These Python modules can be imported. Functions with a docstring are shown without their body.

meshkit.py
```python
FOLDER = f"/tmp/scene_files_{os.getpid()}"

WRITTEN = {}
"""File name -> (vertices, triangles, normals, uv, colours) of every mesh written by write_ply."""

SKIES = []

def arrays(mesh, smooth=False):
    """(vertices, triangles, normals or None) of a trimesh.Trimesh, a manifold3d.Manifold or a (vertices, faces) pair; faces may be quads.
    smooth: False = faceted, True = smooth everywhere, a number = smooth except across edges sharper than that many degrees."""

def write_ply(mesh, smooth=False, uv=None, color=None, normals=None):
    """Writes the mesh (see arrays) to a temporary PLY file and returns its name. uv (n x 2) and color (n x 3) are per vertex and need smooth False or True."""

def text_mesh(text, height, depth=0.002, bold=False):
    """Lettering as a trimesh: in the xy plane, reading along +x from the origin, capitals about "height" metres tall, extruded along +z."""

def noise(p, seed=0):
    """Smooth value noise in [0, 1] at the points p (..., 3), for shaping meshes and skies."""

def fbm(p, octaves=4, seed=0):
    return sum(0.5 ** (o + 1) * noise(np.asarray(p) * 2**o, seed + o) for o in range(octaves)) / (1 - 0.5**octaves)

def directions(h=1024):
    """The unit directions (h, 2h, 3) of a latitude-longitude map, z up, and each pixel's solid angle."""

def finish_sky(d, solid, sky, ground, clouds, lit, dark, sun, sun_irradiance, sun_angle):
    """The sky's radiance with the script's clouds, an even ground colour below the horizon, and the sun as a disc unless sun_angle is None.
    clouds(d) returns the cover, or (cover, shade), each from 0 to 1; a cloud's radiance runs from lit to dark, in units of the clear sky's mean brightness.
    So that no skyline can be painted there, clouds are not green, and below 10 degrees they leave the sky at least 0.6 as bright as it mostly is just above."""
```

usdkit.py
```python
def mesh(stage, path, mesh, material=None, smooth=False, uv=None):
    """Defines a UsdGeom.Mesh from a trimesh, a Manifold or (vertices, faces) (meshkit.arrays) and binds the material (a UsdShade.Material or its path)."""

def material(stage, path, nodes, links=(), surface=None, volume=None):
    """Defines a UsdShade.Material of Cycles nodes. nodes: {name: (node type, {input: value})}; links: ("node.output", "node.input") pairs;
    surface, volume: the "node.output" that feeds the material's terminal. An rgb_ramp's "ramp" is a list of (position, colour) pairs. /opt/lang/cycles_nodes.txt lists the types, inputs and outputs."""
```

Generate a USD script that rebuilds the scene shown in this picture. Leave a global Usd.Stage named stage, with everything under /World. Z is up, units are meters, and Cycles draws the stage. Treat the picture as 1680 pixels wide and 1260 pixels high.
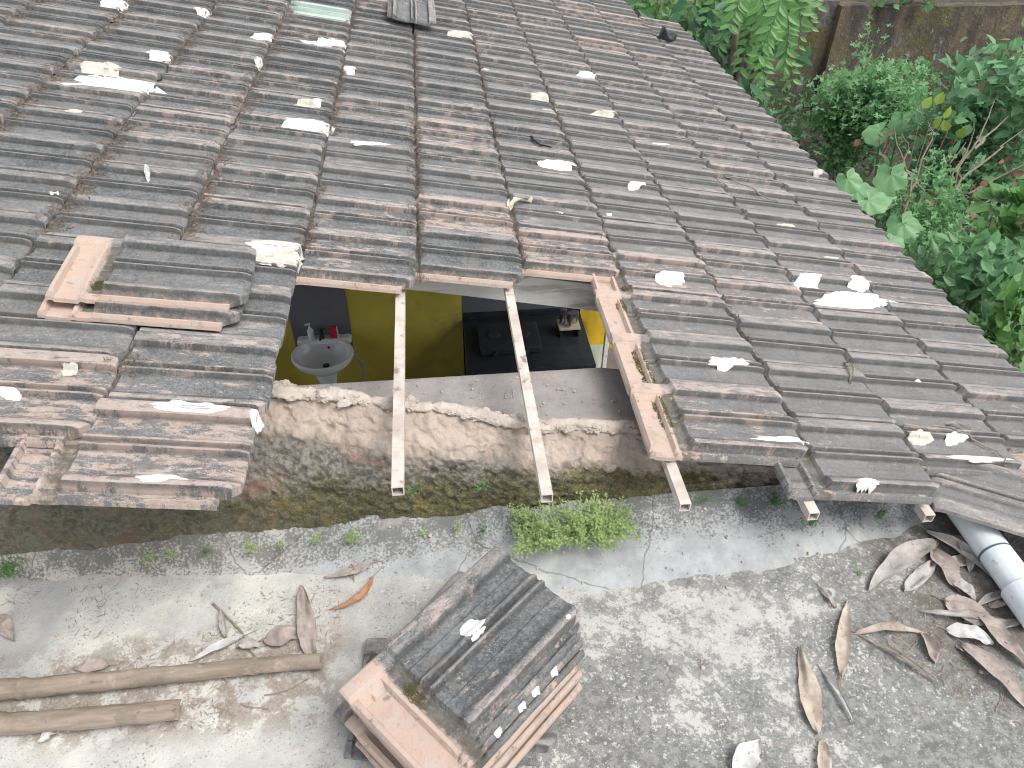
import math, random
import numpy as np
import trimesh
from scipy.interpolate import CubicSpline
import usdkit, meshkit
from pxr import Usd, UsdGeom, UsdLux, UsdShade, Gf, Sdf, Vt

stage = Usd.Stage.CreateInMemory()
UsdGeom.SetStageUpAxis(stage, UsdGeom.Tokens.z)
UsdGeom.SetStageMetersPerUnit(stage, 1.0)
UsdGeom.Xform.Define(stage, '/World')
stage.SetDefaultPrim(stage.GetPrimAtPath('/World'))
UsdGeom.Scope.Define(stage, '/World/Looks')
R_ = np.random.default_rng(7)
random.seed(7)

# ------------------------------------------------------------------ camera, sky, sun, exposure
EYE = np.array([0.0, 0.0, 1.6])
FPX, PITCH, YAW, ROLL = 1231.17, math.radians(40.127), math.radians(6.488), math.radians(0.705)
EXPOSURE = 0.90
SUN_EL, SUN_AZ = math.radians(60), math.radians(122)      # azimuth from +Y towards +X
SUN_I, SUN_ANGLE, SKY_STRENGTH = 0.31, 34.0, 0.145

_cy, _sy, _cp, _sp = math.cos(YAW), math.sin(YAW), math.cos(PITCH), math.sin(PITCH)
FWD = np.array([_sy * _cp, _cy * _cp, -_sp])
_r0 = np.array([_cy, -_sy, 0.0]); _u0 = np.cross(_r0, FWD)
RIGHT = _r0 * math.cos(ROLL) + _u0 * math.sin(ROLL)
UP = _u0 * math.cos(ROLL) - _r0 * math.sin(ROLL)

cam = UsdGeom.Camera.Define(stage, '/World/camera')
M = Gf.Matrix4d(*[float(x) for x in (*RIGHT, 0, *UP, 0, *(-FWD), 0, *EYE, 1)])
cam.AddTransformOp().Set(M)
cam.CreateHorizontalApertureAttr(36.0)
cam.CreateVerticalApertureAttr(27.0)
cam.CreateFocalLengthAttr(36.0 * FPX / 1680)
cam.CreateClippingRangeAttr(Gf.Vec2f(0.05, 2000))
cam.CreateExposureAttr(EXPOSURE)

sun_dir = np.array([math.sin(SUN_AZ) * math.cos(SUN_EL), math.cos(SUN_AZ) * math.cos(SUN_EL), math.sin(SUN_EL)])
sky_mat = usdkit.material(stage, '/World/Looks/sky_light', {
    's': ('sky_texture', {'sky_type': 'single_scattering', 'sun_disc': False, 'sun_elevation': SUN_EL, 'sun_rotation': math.atan2(sun_dir[0], sun_dir[1]), 'aerosol_density': 3.0}),
    'h': ('hsv', {'saturation': 0.30, 'value': 1.0}),
    'b': ('background_shader', {'strength': SKY_STRENGTH})},
    [('s.color', 'h.color'), ('h.color', 'b.color')], surface='b.background')
dome = UsdLux.DomeLight.Define(stage, '/World/sky')
UsdShade.MaterialBindingAPI.Apply(dome.GetPrim()).Bind(sky_mat)
dome.GetPrim().SetCustomDataByKey('kind', 'structure')
sun = UsdLux.DistantLight.Define(stage, '/World/sun')
sun.CreateNormalizeAttr(True); sun.CreateIntensityAttr(SUN_I); sun.CreateAngleAttr(SUN_ANGLE)
sun.CreateColorAttr(Gf.Vec3f(1.0, 0.975, 0.93))
_z = sun_dir; _x = np.cross([0, 1, 0.1], _z); _x /= np.linalg.norm(_x); _y = np.cross(_z, _x)
sun.AddTransformOp().Set(Gf.Matrix4d(*[float(v) for v in (*_x, 0, *_y, 0, *_z, 0, 0, 0, 30, 1)]))

# ------------------------------------------------------------------ photograph -> place helpers (points on known surfaces)
PHI = math.radians(10.891); TILT = math.radians(9.75); RZ0 = 1.6 - 1.1869; TP = math.tan(PHI)
def rays(q):
    q = np.atleast_2d(np.asarray(q, float))
    return FWD + ((q[:, :1] - 840) * RIGHT - (q[:, 1:] - 630) * UP) / FPX
def on_z(q, z):
    d = rays(q); return EYE + d * ((z - EYE[2]) / d[:, 2])[:, None]
def on_y(q, y):
    d = rays(q); return EYE + d * (y / d[:, 1])[:, None]
def on_roof(q, lift=0.0):
    d = rays(q); t = -(1.1869 - lift) / (d[:, 2] + d[:, 0] * TP); return EYE + d * t[:, None]
def roof_z(x):
    return RZ0 - x * TP

# ------------------------------------------------------------------ scene helpers
COUNT = {}
def numbered(parent, name):
    k = (parent, name); n = COUNT.get(k, 0); COUNT[k] = n + 1
    return f'{parent}/{name}' if n == 0 else f'{parent}/{name}_{n:03d}'
def path_of(p):
    return '/World' if p is None else (p if isinstance(p, str) else str(p.GetPath()))
def tag(prim, label=None, cat=None, group=None, kind=None):
    for k, v in (('label', label), ('category', cat), ('group', group), ('kind', kind)):
        if v: prim.SetCustomDataByKey(k, v)
    return prim
def thing(name, label=None, cat=None, group=None, kind=None, parent=None):
    return tag(UsdGeom.Xform.Define(stage, numbered(path_of(parent), name)).GetPrim(), label, cat, group, kind)
def obj(name, mesh, mat, parent=None, smooth=False, uv=None, label=None, cat=None, group=None, kind=None):
    m = usdkit.mesh(stage, numbered(path_of(parent), name), mesh, mat, smooth=smooth, uv=uv)
    return tag(m.GetPrim(), label, cat, group, kind)

class MB:
    """collects vertices and triangles of one mesh"""
    def __init__(s): s.v, s.f, s.n = [], [], 0
    def add(s, v, f):
        f = np.asarray(f)
        if f.shape[1] == 4: f = np.vstack([f[:, [0, 1, 2]], f[:, [0, 2, 3]]])
        s.v.append(np.asarray(v, float)); s.f.append(f + s.n); s.n += len(v); return s
    def tm(s, m): return s.add(m.vertices, m.faces)
    def get(s): return np.vstack(s.v), np.vstack(s.f)
def grid_faces(nu, nv, off=0):
    i, j = np.meshgrid(np.arange(nu - 1), np.arange(nv - 1), indexing='ij')
    a = i * nv + j
    return np.stack([a, a + nv, a + nv + 1, a + 1], -1).reshape(-1, 4) + off
def rot(axis, a):
    return trimesh.transformations.rotation_matrix(a, axis)[:3, :3]
def rbox(sx, sy, sz, r=0.004, c=(0, 0, 0)):
    """a box with chamfered edges"""
    p = []
    for x in (-1, 1):
        for y in (-1, 1):
            for z in (-1, 1):
                h = np.array([sx, sy, sz]) / 2 * [x, y, z]
                for k in range(3):
                    q = h - np.array([x, y, z]) * r; q[k] = h[k]; p.append(q)
    m = trimesh.convex.convex_hull(np.array(p)); m.apply_translation(c); return m
def tube(pts, rad, sides=8, caps=True):
    p = np.asarray(pts, float); r = np.broadcast_to(np.asarray(rad, float), (len(p),))
    t = np.gradient(p, axis=0); t /= np.linalg.norm(t, axis=1, keepdims=True) + 1e-12
    ref = np.array([0, 0, 1.0]) if abs(t[:, 2]).mean() < 0.9 else np.array([1.0, 0, 0])
    a = np.cross(t, ref); a /= np.linalg.norm(a, axis=1, keepdims=True) + 1e-12
    b = np.cross(t, a); an = np.arange(sides) * 2 * np.pi / sides
    v = (p[:, None] + r[:, None, None] * (np.cos(an)[None, :, None] * a[:, None] + np.sin(an)[None, :, None] * b[:, None])).reshape(-1, 3)
    n = len(p); i, j = np.meshgrid(np.arange(n - 1), np.arange(sides), indexing='ij')
    q = np.stack([i * sides + j, i * sides + (j + 1) % sides, (i + 1) * sides + (j + 1) % sides, (i + 1) * sides + j], -1).reshape(-1, 4)
    f = np.vstack([q[:, [0, 1, 2]], q[:, [0, 2, 3]]])
    if caps:
        v = np.vstack([v, p[:1], p[-1:]]); c0, c1 = n * sides, n * sides + 1
        k = np.arange(sides)
        f = np.vstack([f, np.stack([np.full(sides, c0), (k + 1) % sides, k], 1), np.stack([np.full(sides, c1), (n - 1) * sides + k, (n - 1) * sides + (k + 1) % sides], 1)])
    return v, f

# ------------------------------------------------------------------ materials
class G:
    """a small builder of node graphs"""
    def __init__(s, name): s.name, s.n, s.l, s.k = name, {}, [], 0
    def node(s, kind, out, params=None, **links):
        s.k += 1; nm = f'{kind[:5]}{s.k}'
        p = dict(params or {})
        for a, b in links.items():
            if isinstance(b, str): s.l.append((b, f'{nm}.{a}'))
            elif b is not None: p[a] = b
        s.n[nm] = (kind, p); return f'{nm}.{out}'
    def pos(s):
        if not hasattr(s, '_p'): s._p = s.node('geometry', 'position')
        return s._p
    def map(s, vec, scale=(1, 1, 1), rot_=(0, 0, 0)): return s.node('mapping', 'vector', {'scale': scale, 'rotation': rot_}, vector=vec)
    def noise(s, scale, detail=4, rough=0.55, vec=None, dist=0.0): return s.node('noise_texture', 'fac', {'scale': scale, 'detail': detail, 'roughness': rough, 'distortion': dist}, vector=vec or s.pos())
    def vor(s, scale, vec=None, out='distance', feature='f1', rnd=1.0): return s.node('voronoi_texture', out, {'scale': scale, 'feature': feature, 'randomness': rnd}, vector=vec or s.pos())
    def ss(s, x, a, b, lo=0.0, hi=1.0): return s.node('map_range', 'result', {'range_type': 'smoothstep', 'from_min': a, 'from_max': b, 'to_min': lo, 'to_max': hi, 'clamp': True}, value=x)
    def m(s, op, a, b=None, c=None): return s.node('math', 'value', {'math_type': op}, value1=a, value2=b, value3=c)
    def mix(s, fac, a, b): return s.node('mix', 'color', {}, fac=fac, color1=a, color2=b)
    def xyz(s, vec=None):
        nm = s.node('separate_xyz', 'x', vector=vec or s.pos()).split('.')[0]
        return nm + '.x', nm + '.y', nm + '.z'
    def bump(s, h, strength, dist): return s.node('bump', 'normal', {'strength': strength, 'distance': dist}, height=h)
    def done(s, color, rough=0.85, normal=None, spec=0.3, metallic=0.0, translucent=None, **kw):
        b = s.node('principled_bsdf', 'BSDF', {'specular_ior_level': spec, 'metallic': metallic, **kw}, base_color=color, roughness=rough, normal=normal)
        if translucent is not None:
            t = s.node('translucent_bsdf', 'BSDF', color=color)
            b = s.node('mix_closure', 'closure', {'fac': translucent}, closure1=b, closure2=t)
        return usdkit.material(stage, f'/World/Looks/{s.name}', s.n, s.l, surface=b)

DARK, DARK2 = (0.060, 0.066, 0.070), (0.185, 0.19, 0.188)
CLAY, CLAY2, PALE = (0.36, 0.27, 0.225), (0.45, 0.365, 0.315), (0.40, 0.375, 0.355)

def tile_material(name, weathered_lock, weathered_head=False):
    g = G(name)
    st = g.node('uvmap', 'UV', {})
    sx, v, _ = g.xyz(st)
    tid = g.m('floor', sx); u = g.m('fraction', sx)
    rnd = g.node('white_noise_texture', 'value', {'dimensions': '1D'}, w=tid)
    rnd2 = g.node('white_noise_texture', 'value', {'dimensions': '1D'}, w=g.m('add', tid, 0.37))
    boost = g.m('greater_than', tid, 999.5)
    off = g.node('combine_xyz', 'vector', {}, x=g.m('multiply', rnd, 9.0), y=g.m('multiply', rnd2, 9.0), z=0.0)
    p = g.node('vector_math', 'vector', {'math_type': 'add'}, vector1=g.node('combine_xyz', 'vector', {}, x=u, y=v, z=0.0), vector2=off)
    ps = g.map(p, (0.38, 1.25, 1))                      # streaks along the ribs
    wn = g.noise(38, 9, 0.74, vec=ps, dist=0.3)
    world = g.noise(2.1, 3, 0.5)
    fine = g.noise(260, 3, 0.6)
    vfine = g.noise(620, 2, 0.6)
    # exposed ribs wear first
    ribs = g.node('rgb_ramp', 'color', {'ramp': [(0.0, (0.2,) * 3), (0.10, (0.2,) * 3), (0.13, (1,) * 3), (0.165, (1,) * 3), (0.20, (0,) * 3), (0.46, (0,) * 3), (0.48, (.75,) * 3), (0.60, (.75,) * 3), (0.63, (0,) * 3), (0.83, (0,) * 3), (0.86, (1,) * 3), (1.0, (0.9,) * 3)]}, fac=g.m('divide', v, 0.267))
    ribs = g.node('rgb_to_bw', 'val', color=ribs)
    score = g.m('add', g.m('add', wn, g.m('multiply', ribs, 0.075)), g.m('add', g.m('multiply', rnd, 0.15), g.m('multiply', world, 0.20)))
    score = g.m('add', score, g.m('multiply', boost, 0.09))
    score = g.m('add', score, g.m('multiply', fine, 0.22))
    blot = g.noise(17, 9, 0.78, vec=g.map(p, (0.8, 1, 1)))
    score = g.m('add', g.m('multiply', score, 0.72), g.m('multiply', blot, 0.42))
    clay = g.ss(score, 0.865, 0.925, 0, 0.85)
    pale = g.ss(g.m('add', g.m('multiply', vfine, 0.5), g.m('add', g.noise(19, 8, 0.72, vec=ps), g.m('multiply', rnd2, 0.06))), 0.86, 1.0, 0, 0.75)
    gfine = g.noise(95, 6, 0.7)
    gf2 = g.noise(210, 6, 0.75)
    dark = g.mix(g.ss(g.m('add', g.m('add', g.m('multiply', gfine, 0.6), g.m('multiply', gf2, 0.5)), g.m('multiply', g.noise(9, 3), 0.4)), 0.60, 0.90), DARK, DARK2)
    dark = g.mix(g.m('multiply', rnd2, 0.35), dark, (0.22, 0.215, 0.205))
    wx, wy, wz = g.xyz()
    dark = g.mix(g.ss(wx, 0.0, 0.9, 0, 0.45), dark, (0.215, 0.205, 0.195))
    brown = g.ss(g.noise(14, 5, 0.6), 0.52, 0.7, 0, 0.45)
    dark = g.mix(brown, dark, (0.215, 0.185, 0.165))
    clayc = g.mix(g.ss(g.noise(60, 6, 0.7), 0.35, 0.65), CLAY, CLAY2)
    col = g.mix(clay, dark, clayc)
    col = g.mix(pale, col, PALE)
    speck = g.ss(g.m('add', g.noise(300, 4, 0.7), g.m('multiply', g.noise(17, 4, 0.6), 0.25)), 0.735, 0.80, 0, 0.8)
    col = g.mix(speck, col, (0.50, 0.48, 0.45))
    # grime and painted shade in the creases beside the ribs, pale lichen scuffs on their crowns
    crease_grime_shade = g.node('rgb_to_bw', 'val', color=g.node('rgb_ramp', 'color', {'ramp': [(0.0, (0,) * 3), (0.104, (0,) * 3), (0.107, (1.2,) * 3), (0.1115, (1.2,) * 3), (0.116, (0,) * 3), (0.18, (0,) * 3), (0.205, (.7,) * 3), (0.24, (0,) * 3), (0.445, (0,) * 3), (0.470, (1,) * 3), (0.482, (0.2,) * 3), (0.515, (.3,) * 3), (0.53, (1,) * 3), (0.556, (1,) * 3), (0.566, (0,) * 3), (0.60, (.1,) * 3), (0.625, (.7,) * 3), (0.66, (0,) * 3), (0.815, (0,) * 3), (0.845, (1,) * 3), (0.855, (0,) * 3), (1.0, (0,) * 3)]}, fac=g.m('divide', v, 0.267)))
    col = g.mix(g.m('multiply', crease_grime_shade, g.ss(g.noise(30, 5), 0.3, 0.6, 0.35, 0.75)), col, (0.050, 0.049, 0.047))
    crown = g.node('rgb_to_bw', 'val', color=g.node('rgb_ramp', 'color', {'ramp': [(0.0, (0,) * 3), (0.105, (0,) * 3), (0.115, (1,) * 3), (0.15, (.5,) * 3), (0.18, (0,) * 3), (0.482, (0,) * 3), (0.495, (1,) * 3), (0.515, (0,) * 3), (0.575, (0,) * 3), (0.595, (1,) * 3), (0.612, (0,) * 3), (0.86, (0,) * 3), (0.885, (.8,) * 3), (0.97, (.5,) * 3), (1.0, (.8,) * 3)]}, fac=g.m('divide', v, 0.267)))
    col = g.mix(g.m('multiply', crown, g.ss(g.m('add', g.noise(40, 7, 0.72, vec=ps), g.m('multiply', fine, 0.35)), 0.52, 0.80, 0.0, 0.75)), col, (0.40, 0.36, 0.335))
    head = g.ss(g.m('add', u, g.m('multiply', g.noise(60, 7, 0.7), 0.03)), 0.094, 0.106, 1, 0)
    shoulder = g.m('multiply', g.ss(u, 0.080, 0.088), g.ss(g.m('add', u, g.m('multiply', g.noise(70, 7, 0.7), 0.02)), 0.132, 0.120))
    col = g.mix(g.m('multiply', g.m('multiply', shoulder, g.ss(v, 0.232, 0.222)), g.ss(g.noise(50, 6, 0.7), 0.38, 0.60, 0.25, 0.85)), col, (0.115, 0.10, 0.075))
    lock = g.ss(g.m('add', v, g.m('multiply', g.noise(40, 4), 0.006)), 0.027, 0.031, 1, 0)
    clean = g.mix(g.ss(g.noise(24, 6, 0.65), 0.40, 0.75), (0.49, 0.365, 0.295), (0.46, 0.40, 0.355))
    clean = g.mix(g.ss(g.noise(45, 8, 0.75), 0.56, 0.66, 0, 0.75), clean, (0.19, 0.145, 0.115))
    clean = g.mix(g.ss(g.noise(11, 5, 0.6), 0.55, 0.68, 0, 0.5), clean, (0.30, 0.235, 0.19))
    worn = g.ss(g.noise(20, 8, 0.74), 0.56, 0.63)
    if weathered_lock: lock = g.m('multiply', lock, worn)
    if weathered_head: head = g.m('multiply', head, worn)
    protect = g.m('multiply', g.m('maximum', head, lock), 0.93)
    # stray soil in the back of the head channel
    col = g.mix(protect, col, clean)
    h = g.m('add', g.m('multiply', gfine, 0.5), g.m('multiply', gf2, 0.8))
    return g.done(col, 0.88, g.bump(h, 0.8, 0.005), spec=0.25)
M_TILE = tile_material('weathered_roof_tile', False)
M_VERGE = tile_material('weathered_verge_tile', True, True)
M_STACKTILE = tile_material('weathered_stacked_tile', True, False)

def simple(name, a, b, scale, rough=0.85, bump=0.3, bdist=0.003, c=None, cscale=None, cthr=(0.55, 0.65), detail=6, spec=0.3, stretch=None, **kw):
    g = G(name)
    vec = g.map(g.pos(), stretch) if stretch else None
    n = g.noise(scale, detail, 0.62, vec=vec)
    col = g.mix(g.ss(n, 0.35, 0.65), a, b)
    if c is not None: col = g.mix(g.ss(g.noise(cscale, 6, 0.65, vec=vec), *cthr), col, c)
    return g.done(col, rough, g.bump(g.noise(scale * 5, 4, 0.6, vec=vec), bump, bdist) if bump else None, spec, **kw)

M_SEAL = simple('white_sealant_paint', (0.70, 0.70, 0.68), (0.60, 0.59, 0.56), 45, 0.6, 0.4, 0.002, c=(0.50, 0.48, 0.44), cscale=60, cthr=(0.58, 0.70))
M_CREAM = simple('cream_mortar_dab', (0.52, 0.50, 0.42), (0.40, 0.38, 0.33), 30, 0.85, 0.5, 0.003, c=(0.66, 0.64, 0.58), cscale=45)
M_TUBE = simple('dusty_galvanised_tube', (0.50, 0.46, 0.415), (0.385, 0.325, 0.275), 14, 0.65, 0.3, 0.002, c=(0.215, 0.165, 0.13), cscale=26, cthr=(0.565, 0.68), detail=9)
M_TIMBER = simple('grey_weathered_timber', (0.68, 0.665, 0.60), (0.58, 0.565, 0.51), 12, 0.85, 0.5, 0.003, c=(0.42, 0.40, 0.35), cscale=8, stretch=(0.4, 3, 3))
M_YELLOW = simple('yellow_wall_paint', (0.47, 0.39, 0.065), (0.40, 0.33, 0.055), 3, 0.75, 0.15, 0.002, c=(0.28, 0.24, 0.075), cscale=2.2, cthr=(0.55, 0.72))
M_GREYWALL = simple('grey_wall_panel', (0.13, 0.13, 0.145), (0.11, 0.11, 0.12), 4, 0.5, 0.1, 0.001)
M_ROOMFLOOR = simple('dark_room_floor', (0.16, 0.13, 0.11), (0.12, 0.10, 0.09), 3, 0.5, 0.1, 0.001)
M_BLACK = simple('black_granite', (0.014, 0.016, 0.018), (0.022, 0.024, 0.027), 20, 0.35, 0.1, 0.001)
M_PORCELAIN = simple('grey_white_porcelain', (0.62, 0.63, 0.64), (0.57, 0.58, 0.60), 5, 0.18, 0.0, spec=0.5)
M_STEEL = simple('polished_steel', (0.62, 0.62, 0.60), (0.55, 0.55, 0.54), 6, 0.2, 0, metallic=1.0)
M_CHROME = simple('dark_tap_metal', (0.05, 0.05, 0.055), (0.07, 0.07, 0.075), 6, 0.3, 0, metallic=0.6)
M_RED = simple('red_plastic', (0.42, 0.03, 0.04), (0.36, 0.02, 0.03), 9, 0.4, 0)
M_WHITEPL = simple('white_plastic', (0.62, 0.62, 0.62), (0.55, 0.55, 0.55), 9, 0.4, 0)
M_GREYHOSE = simple('grey_hose', (0.30, 0.30, 0.27), (0.26, 0.26, 0.24), 9, 0.5, 0)
M_SHELF = simple('shelf_board', (0.42, 0.36, 0.27), (0.36, 0.30, 0.22), 9, 0.6, 0)
M_YCLOTH = simple('yellow_cloth', (0.66, 0.44, 0.03), (0.60, 0.40, 0.03), 8, 0.9, 0.1, 0.002)
M_WCLOTH = simple('pale_cloth', (0.62, 0.65, 0.52), (0.55, 0.58, 0.48), 8, 0.9, 0.1, 0.002)
M_PVC = simple('grey_blue_pvc', (0.58, 0.62, 0.64), (0.52, 0.56, 0.58), 6, 0.42, 0.0, c=(0.28, 0.25, 0.21), cscale=22, cthr=(0.60, 0.72))
M_PVCRING = simple('dark_sealing_ring', (0.06, 0.11, 0.15), (0.05, 0.09, 0.12), 9, 0.5, 0)
M_BLACKPL = simple('black_plastic', (0.016, 0.018, 0.02), (0.024, 0.026, 0.03), 9, 0.45, 0)
M_TWIG = simple('dry_twig', (0.30, 0.24, 0.185), (0.20, 0.155, 0.12), 40, 0.9, 0.3, 0.001)
M_BARK = simple('grey_brown_bark', (0.26, 0.215, 0.165), (0.17, 0.14, 0.11), 30, 0.9, 0.5, 0.004)
M_LITTER = simple('seam_litter', (0.20, 0.155, 0.12), (0.10, 0.082, 0.066), 30, 0.95, 0.3, 0.001, c=(0.29, 0.215, 0.165), cscale=140, cthr=(0.56, 0.62))
M_SOIL = simple('dark_leafy_soil', (0.062, 0.05, 0.038), (0.036, 0.034, 0.026), 4, 0.95, 0.6, 0.02, c=(0.10, 0.07, 0.045), cscale=9)

def bamboo_material():
    g = G('dry_bamboo')
    p = g.map(g.pos(), (0.35, 3.0, 3.0))
    col = g.mix(g.ss(g.noise(22, 8, 0.7, vec=p), 0.35, 0.68), (0.275, 0.225, 0.175), (0.18, 0.145, 0.115))
    col = g.mix(g.ss(g.noise(60, 6, 0.7), 0.60, 0.68, 0, 0.8), col, (0.12, 0.10, 0.08))
    col = g.mix(g.ss(g.noise(9, 6, 0.66), 0.52, 0.64, 0, 0.7), col, (0.16, 0.135, 0.11))
    col = g.mix(g.ss(g.noise(14, 6, 0.66), 0.56, 0.66, 0, 0.5), col, (0.38, 0.33, 0.275))
    return g.done(col, 0.8, g.bump(g.noise(90, 4, 0.6, vec=p), 0.4, 0.002))
M_BAMBOO = bamboo_material()

def slab_material():
    g = G('weathered_slab_concrete')
    x, y, z = g.xyz()
    big = g.noise(1.8, 4, 0.55); mid = g.noise(9, 8, 0.68); fin = g.noise(46, 10, 0.78); vf = g.noise(170, 4, 0.65)
    pale = g.mix(g.ss(mid, 0.35, 0.65), (0.45, 0.445, 0.41), (0.335, 0.335, 0.315))
    pale = g.mix(g.ss(x, -0.15, -0.6), pale, g.mix(g.ss(mid, 0.35, 0.65), (0.55, 0.535, 0.485), (0.42, 0.415, 0.395)))
    grey = g.mix(g.ss(fin, 0.42, 0.58), (0.135, 0.136, 0.128), (0.25, 0.25, 0.235))
    # the slab is more lichened towards the right, cleaner on the left by the wall
    bias = g.m('add', g.ss(x, -0.55, 0.40, -0.12, 0.055), g.ss(y, 0.72, 1.05, 0.02, -0.03))
    s = g.m('add', g.m('add', g.m('multiply', fin, 0.55), g.m('multiply', mid, 0.45)), g.m('multiply', big, 0.42))
    fac = g.ss(g.m('add', s, bias), 0.695, 0.74)
    col = g.mix(fac, pale, grey)
    col = g.mix(g.ss(g.m('add', g.m('multiply', g.noise(30, 9, 0.75), 0.8), g.m('multiply', g.noise(5, 4), 0.3)), 0.635, 0.685, 0, 0.85), col, (0.52, 0.52, 0.48))
    col = g.mix(g.ss(g.noise(7, 6, 0.6), 0.60, 0.72, 0, 0.55), col, (0.28, 0.285, 0.285))
    col = g.mix(g.ss(g.noise(4.2, 6, 0.6, vec=g.map(g.pos(), (1, 2.6, 1))), 0.60, 0.74, 0, 0.45), col, (0.34, 0.255, 0.19))
    col = g.mix(g.ss(g.m('add', vf, g.m('multiply', g.noise(8, 5, 0.6), 0.25)), 0.715, 0.78, 0, 0.65), col, (0.11, 0.107, 0.097))
    col = g.mix(g.ss(g.m('add', g.noise(120, 5, 0.7), g.m('multiply', g.noise(6.3, 5, 0.6), 0.3)), 0.735, 0.79, 0, 0.7), col, (0.53, 0.53, 0.50))
    soil = g.m('multiply', g.m('multiply', g.ss(x, -0.18, -0.36), g.ss(y, 1.10, 0.99)), g.ss(y, 0.76, 0.84))
    soil = g.m('multiply', soil, g.ss(g.m('add', g.noise(13, 7, 0.7), g.m('multiply', vf, 0.2)), 0.55, 0.63))
    col = g.mix(g.m('multiply', soil, 0.75), col, g.mix(g.ss(vf, 0.4, 0.6), (0.17, 0.135, 0.105), (0.30, 0.245, 0.20)))
    heap = g.m('multiply', g.m('multiply', g.ss(x, 0.98, 1.16), g.ss(y, 0.72, 0.86)), g.ss(g.noise(14, 9, 0.76), 0.42, 0.56))
    col = g.mix(g.m('multiply', heap, 0.8), col, (0.115, 0.095, 0.075))
    damp = g.m('multiply', g.ss(x, -0.92, -0.98), g.m('multiply', g.ss(x, -1.13, -1.07), g.ss(y, 0.93, 0.99)))
    col = g.mix(g.m('multiply', damp, 0.5), col, (0.235, 0.245, 0.255))
    h = g.m('add', g.m('multiply', fin, 0.9), g.m('multiply', vf, 0.5))
    return g.done(col, 0.9, g.bump(h, 0.75, 0.006), spec=0.2)
M_SLAB = slab_material()

def fillet_material():
    g = G('grey_cement_fillet')
    x, y, z = g.xyz()
    mid = g.noise(9, 10, 0.72); vf = g.noise(150, 6, 0.74)
    col = g.mix(g.ss(mid, 0.36, 0.64), (0.375, 0.385, 0.385), (0.26, 0.268, 0.268))
    col = g.mix(g.ss(x, -0.25, -0.75), col, (0.39, 0.375, 0.33))
    # dark algae where the wall drips, thinning away from it
    dark = g.ss(g.m('add', g.m('multiply', vf, 0.55), g.m('add', g.m('multiply', g.noise(14, 6, 0.65), 0.35), g.ss(y, 1.08, 1.29, 0.0, 0.17))), 0.555, 0.625, 0, 0.80)
    col = g.mix(dark, col, (0.105, 0.103, 0.092))
    col = g.mix(g.ss(g.noise(5, 5, 0.6), 0.60, 0.70, 0, 0.5), col, (0.48, 0.455, 0.40))
    crack = g.ss(g.vor(1.9, vec=g.node('vector_math', 'vector', {'math_type': 'add'}, vector1=g.pos(), vector2=g.node('vector_math', 'vector', {'math_type': 'scale', 'scale': 0.05}, vector1=g.node('noise_texture', 'color', {'scale': 12, 'detail': 5}, vector=g.pos()))), feature='distance_to_edge'), 0.0, 0.006, 0.6, 0)
    col = g.mix(crack, col, (0.08, 0.075, 0.065))
    return g.done(col, 0.85, g.bump(g.m('add', g.m('multiply', vf, 0.4), mid), 0.35, 0.004), spec=0.25)
M_FILLET = fillet_material()

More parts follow.
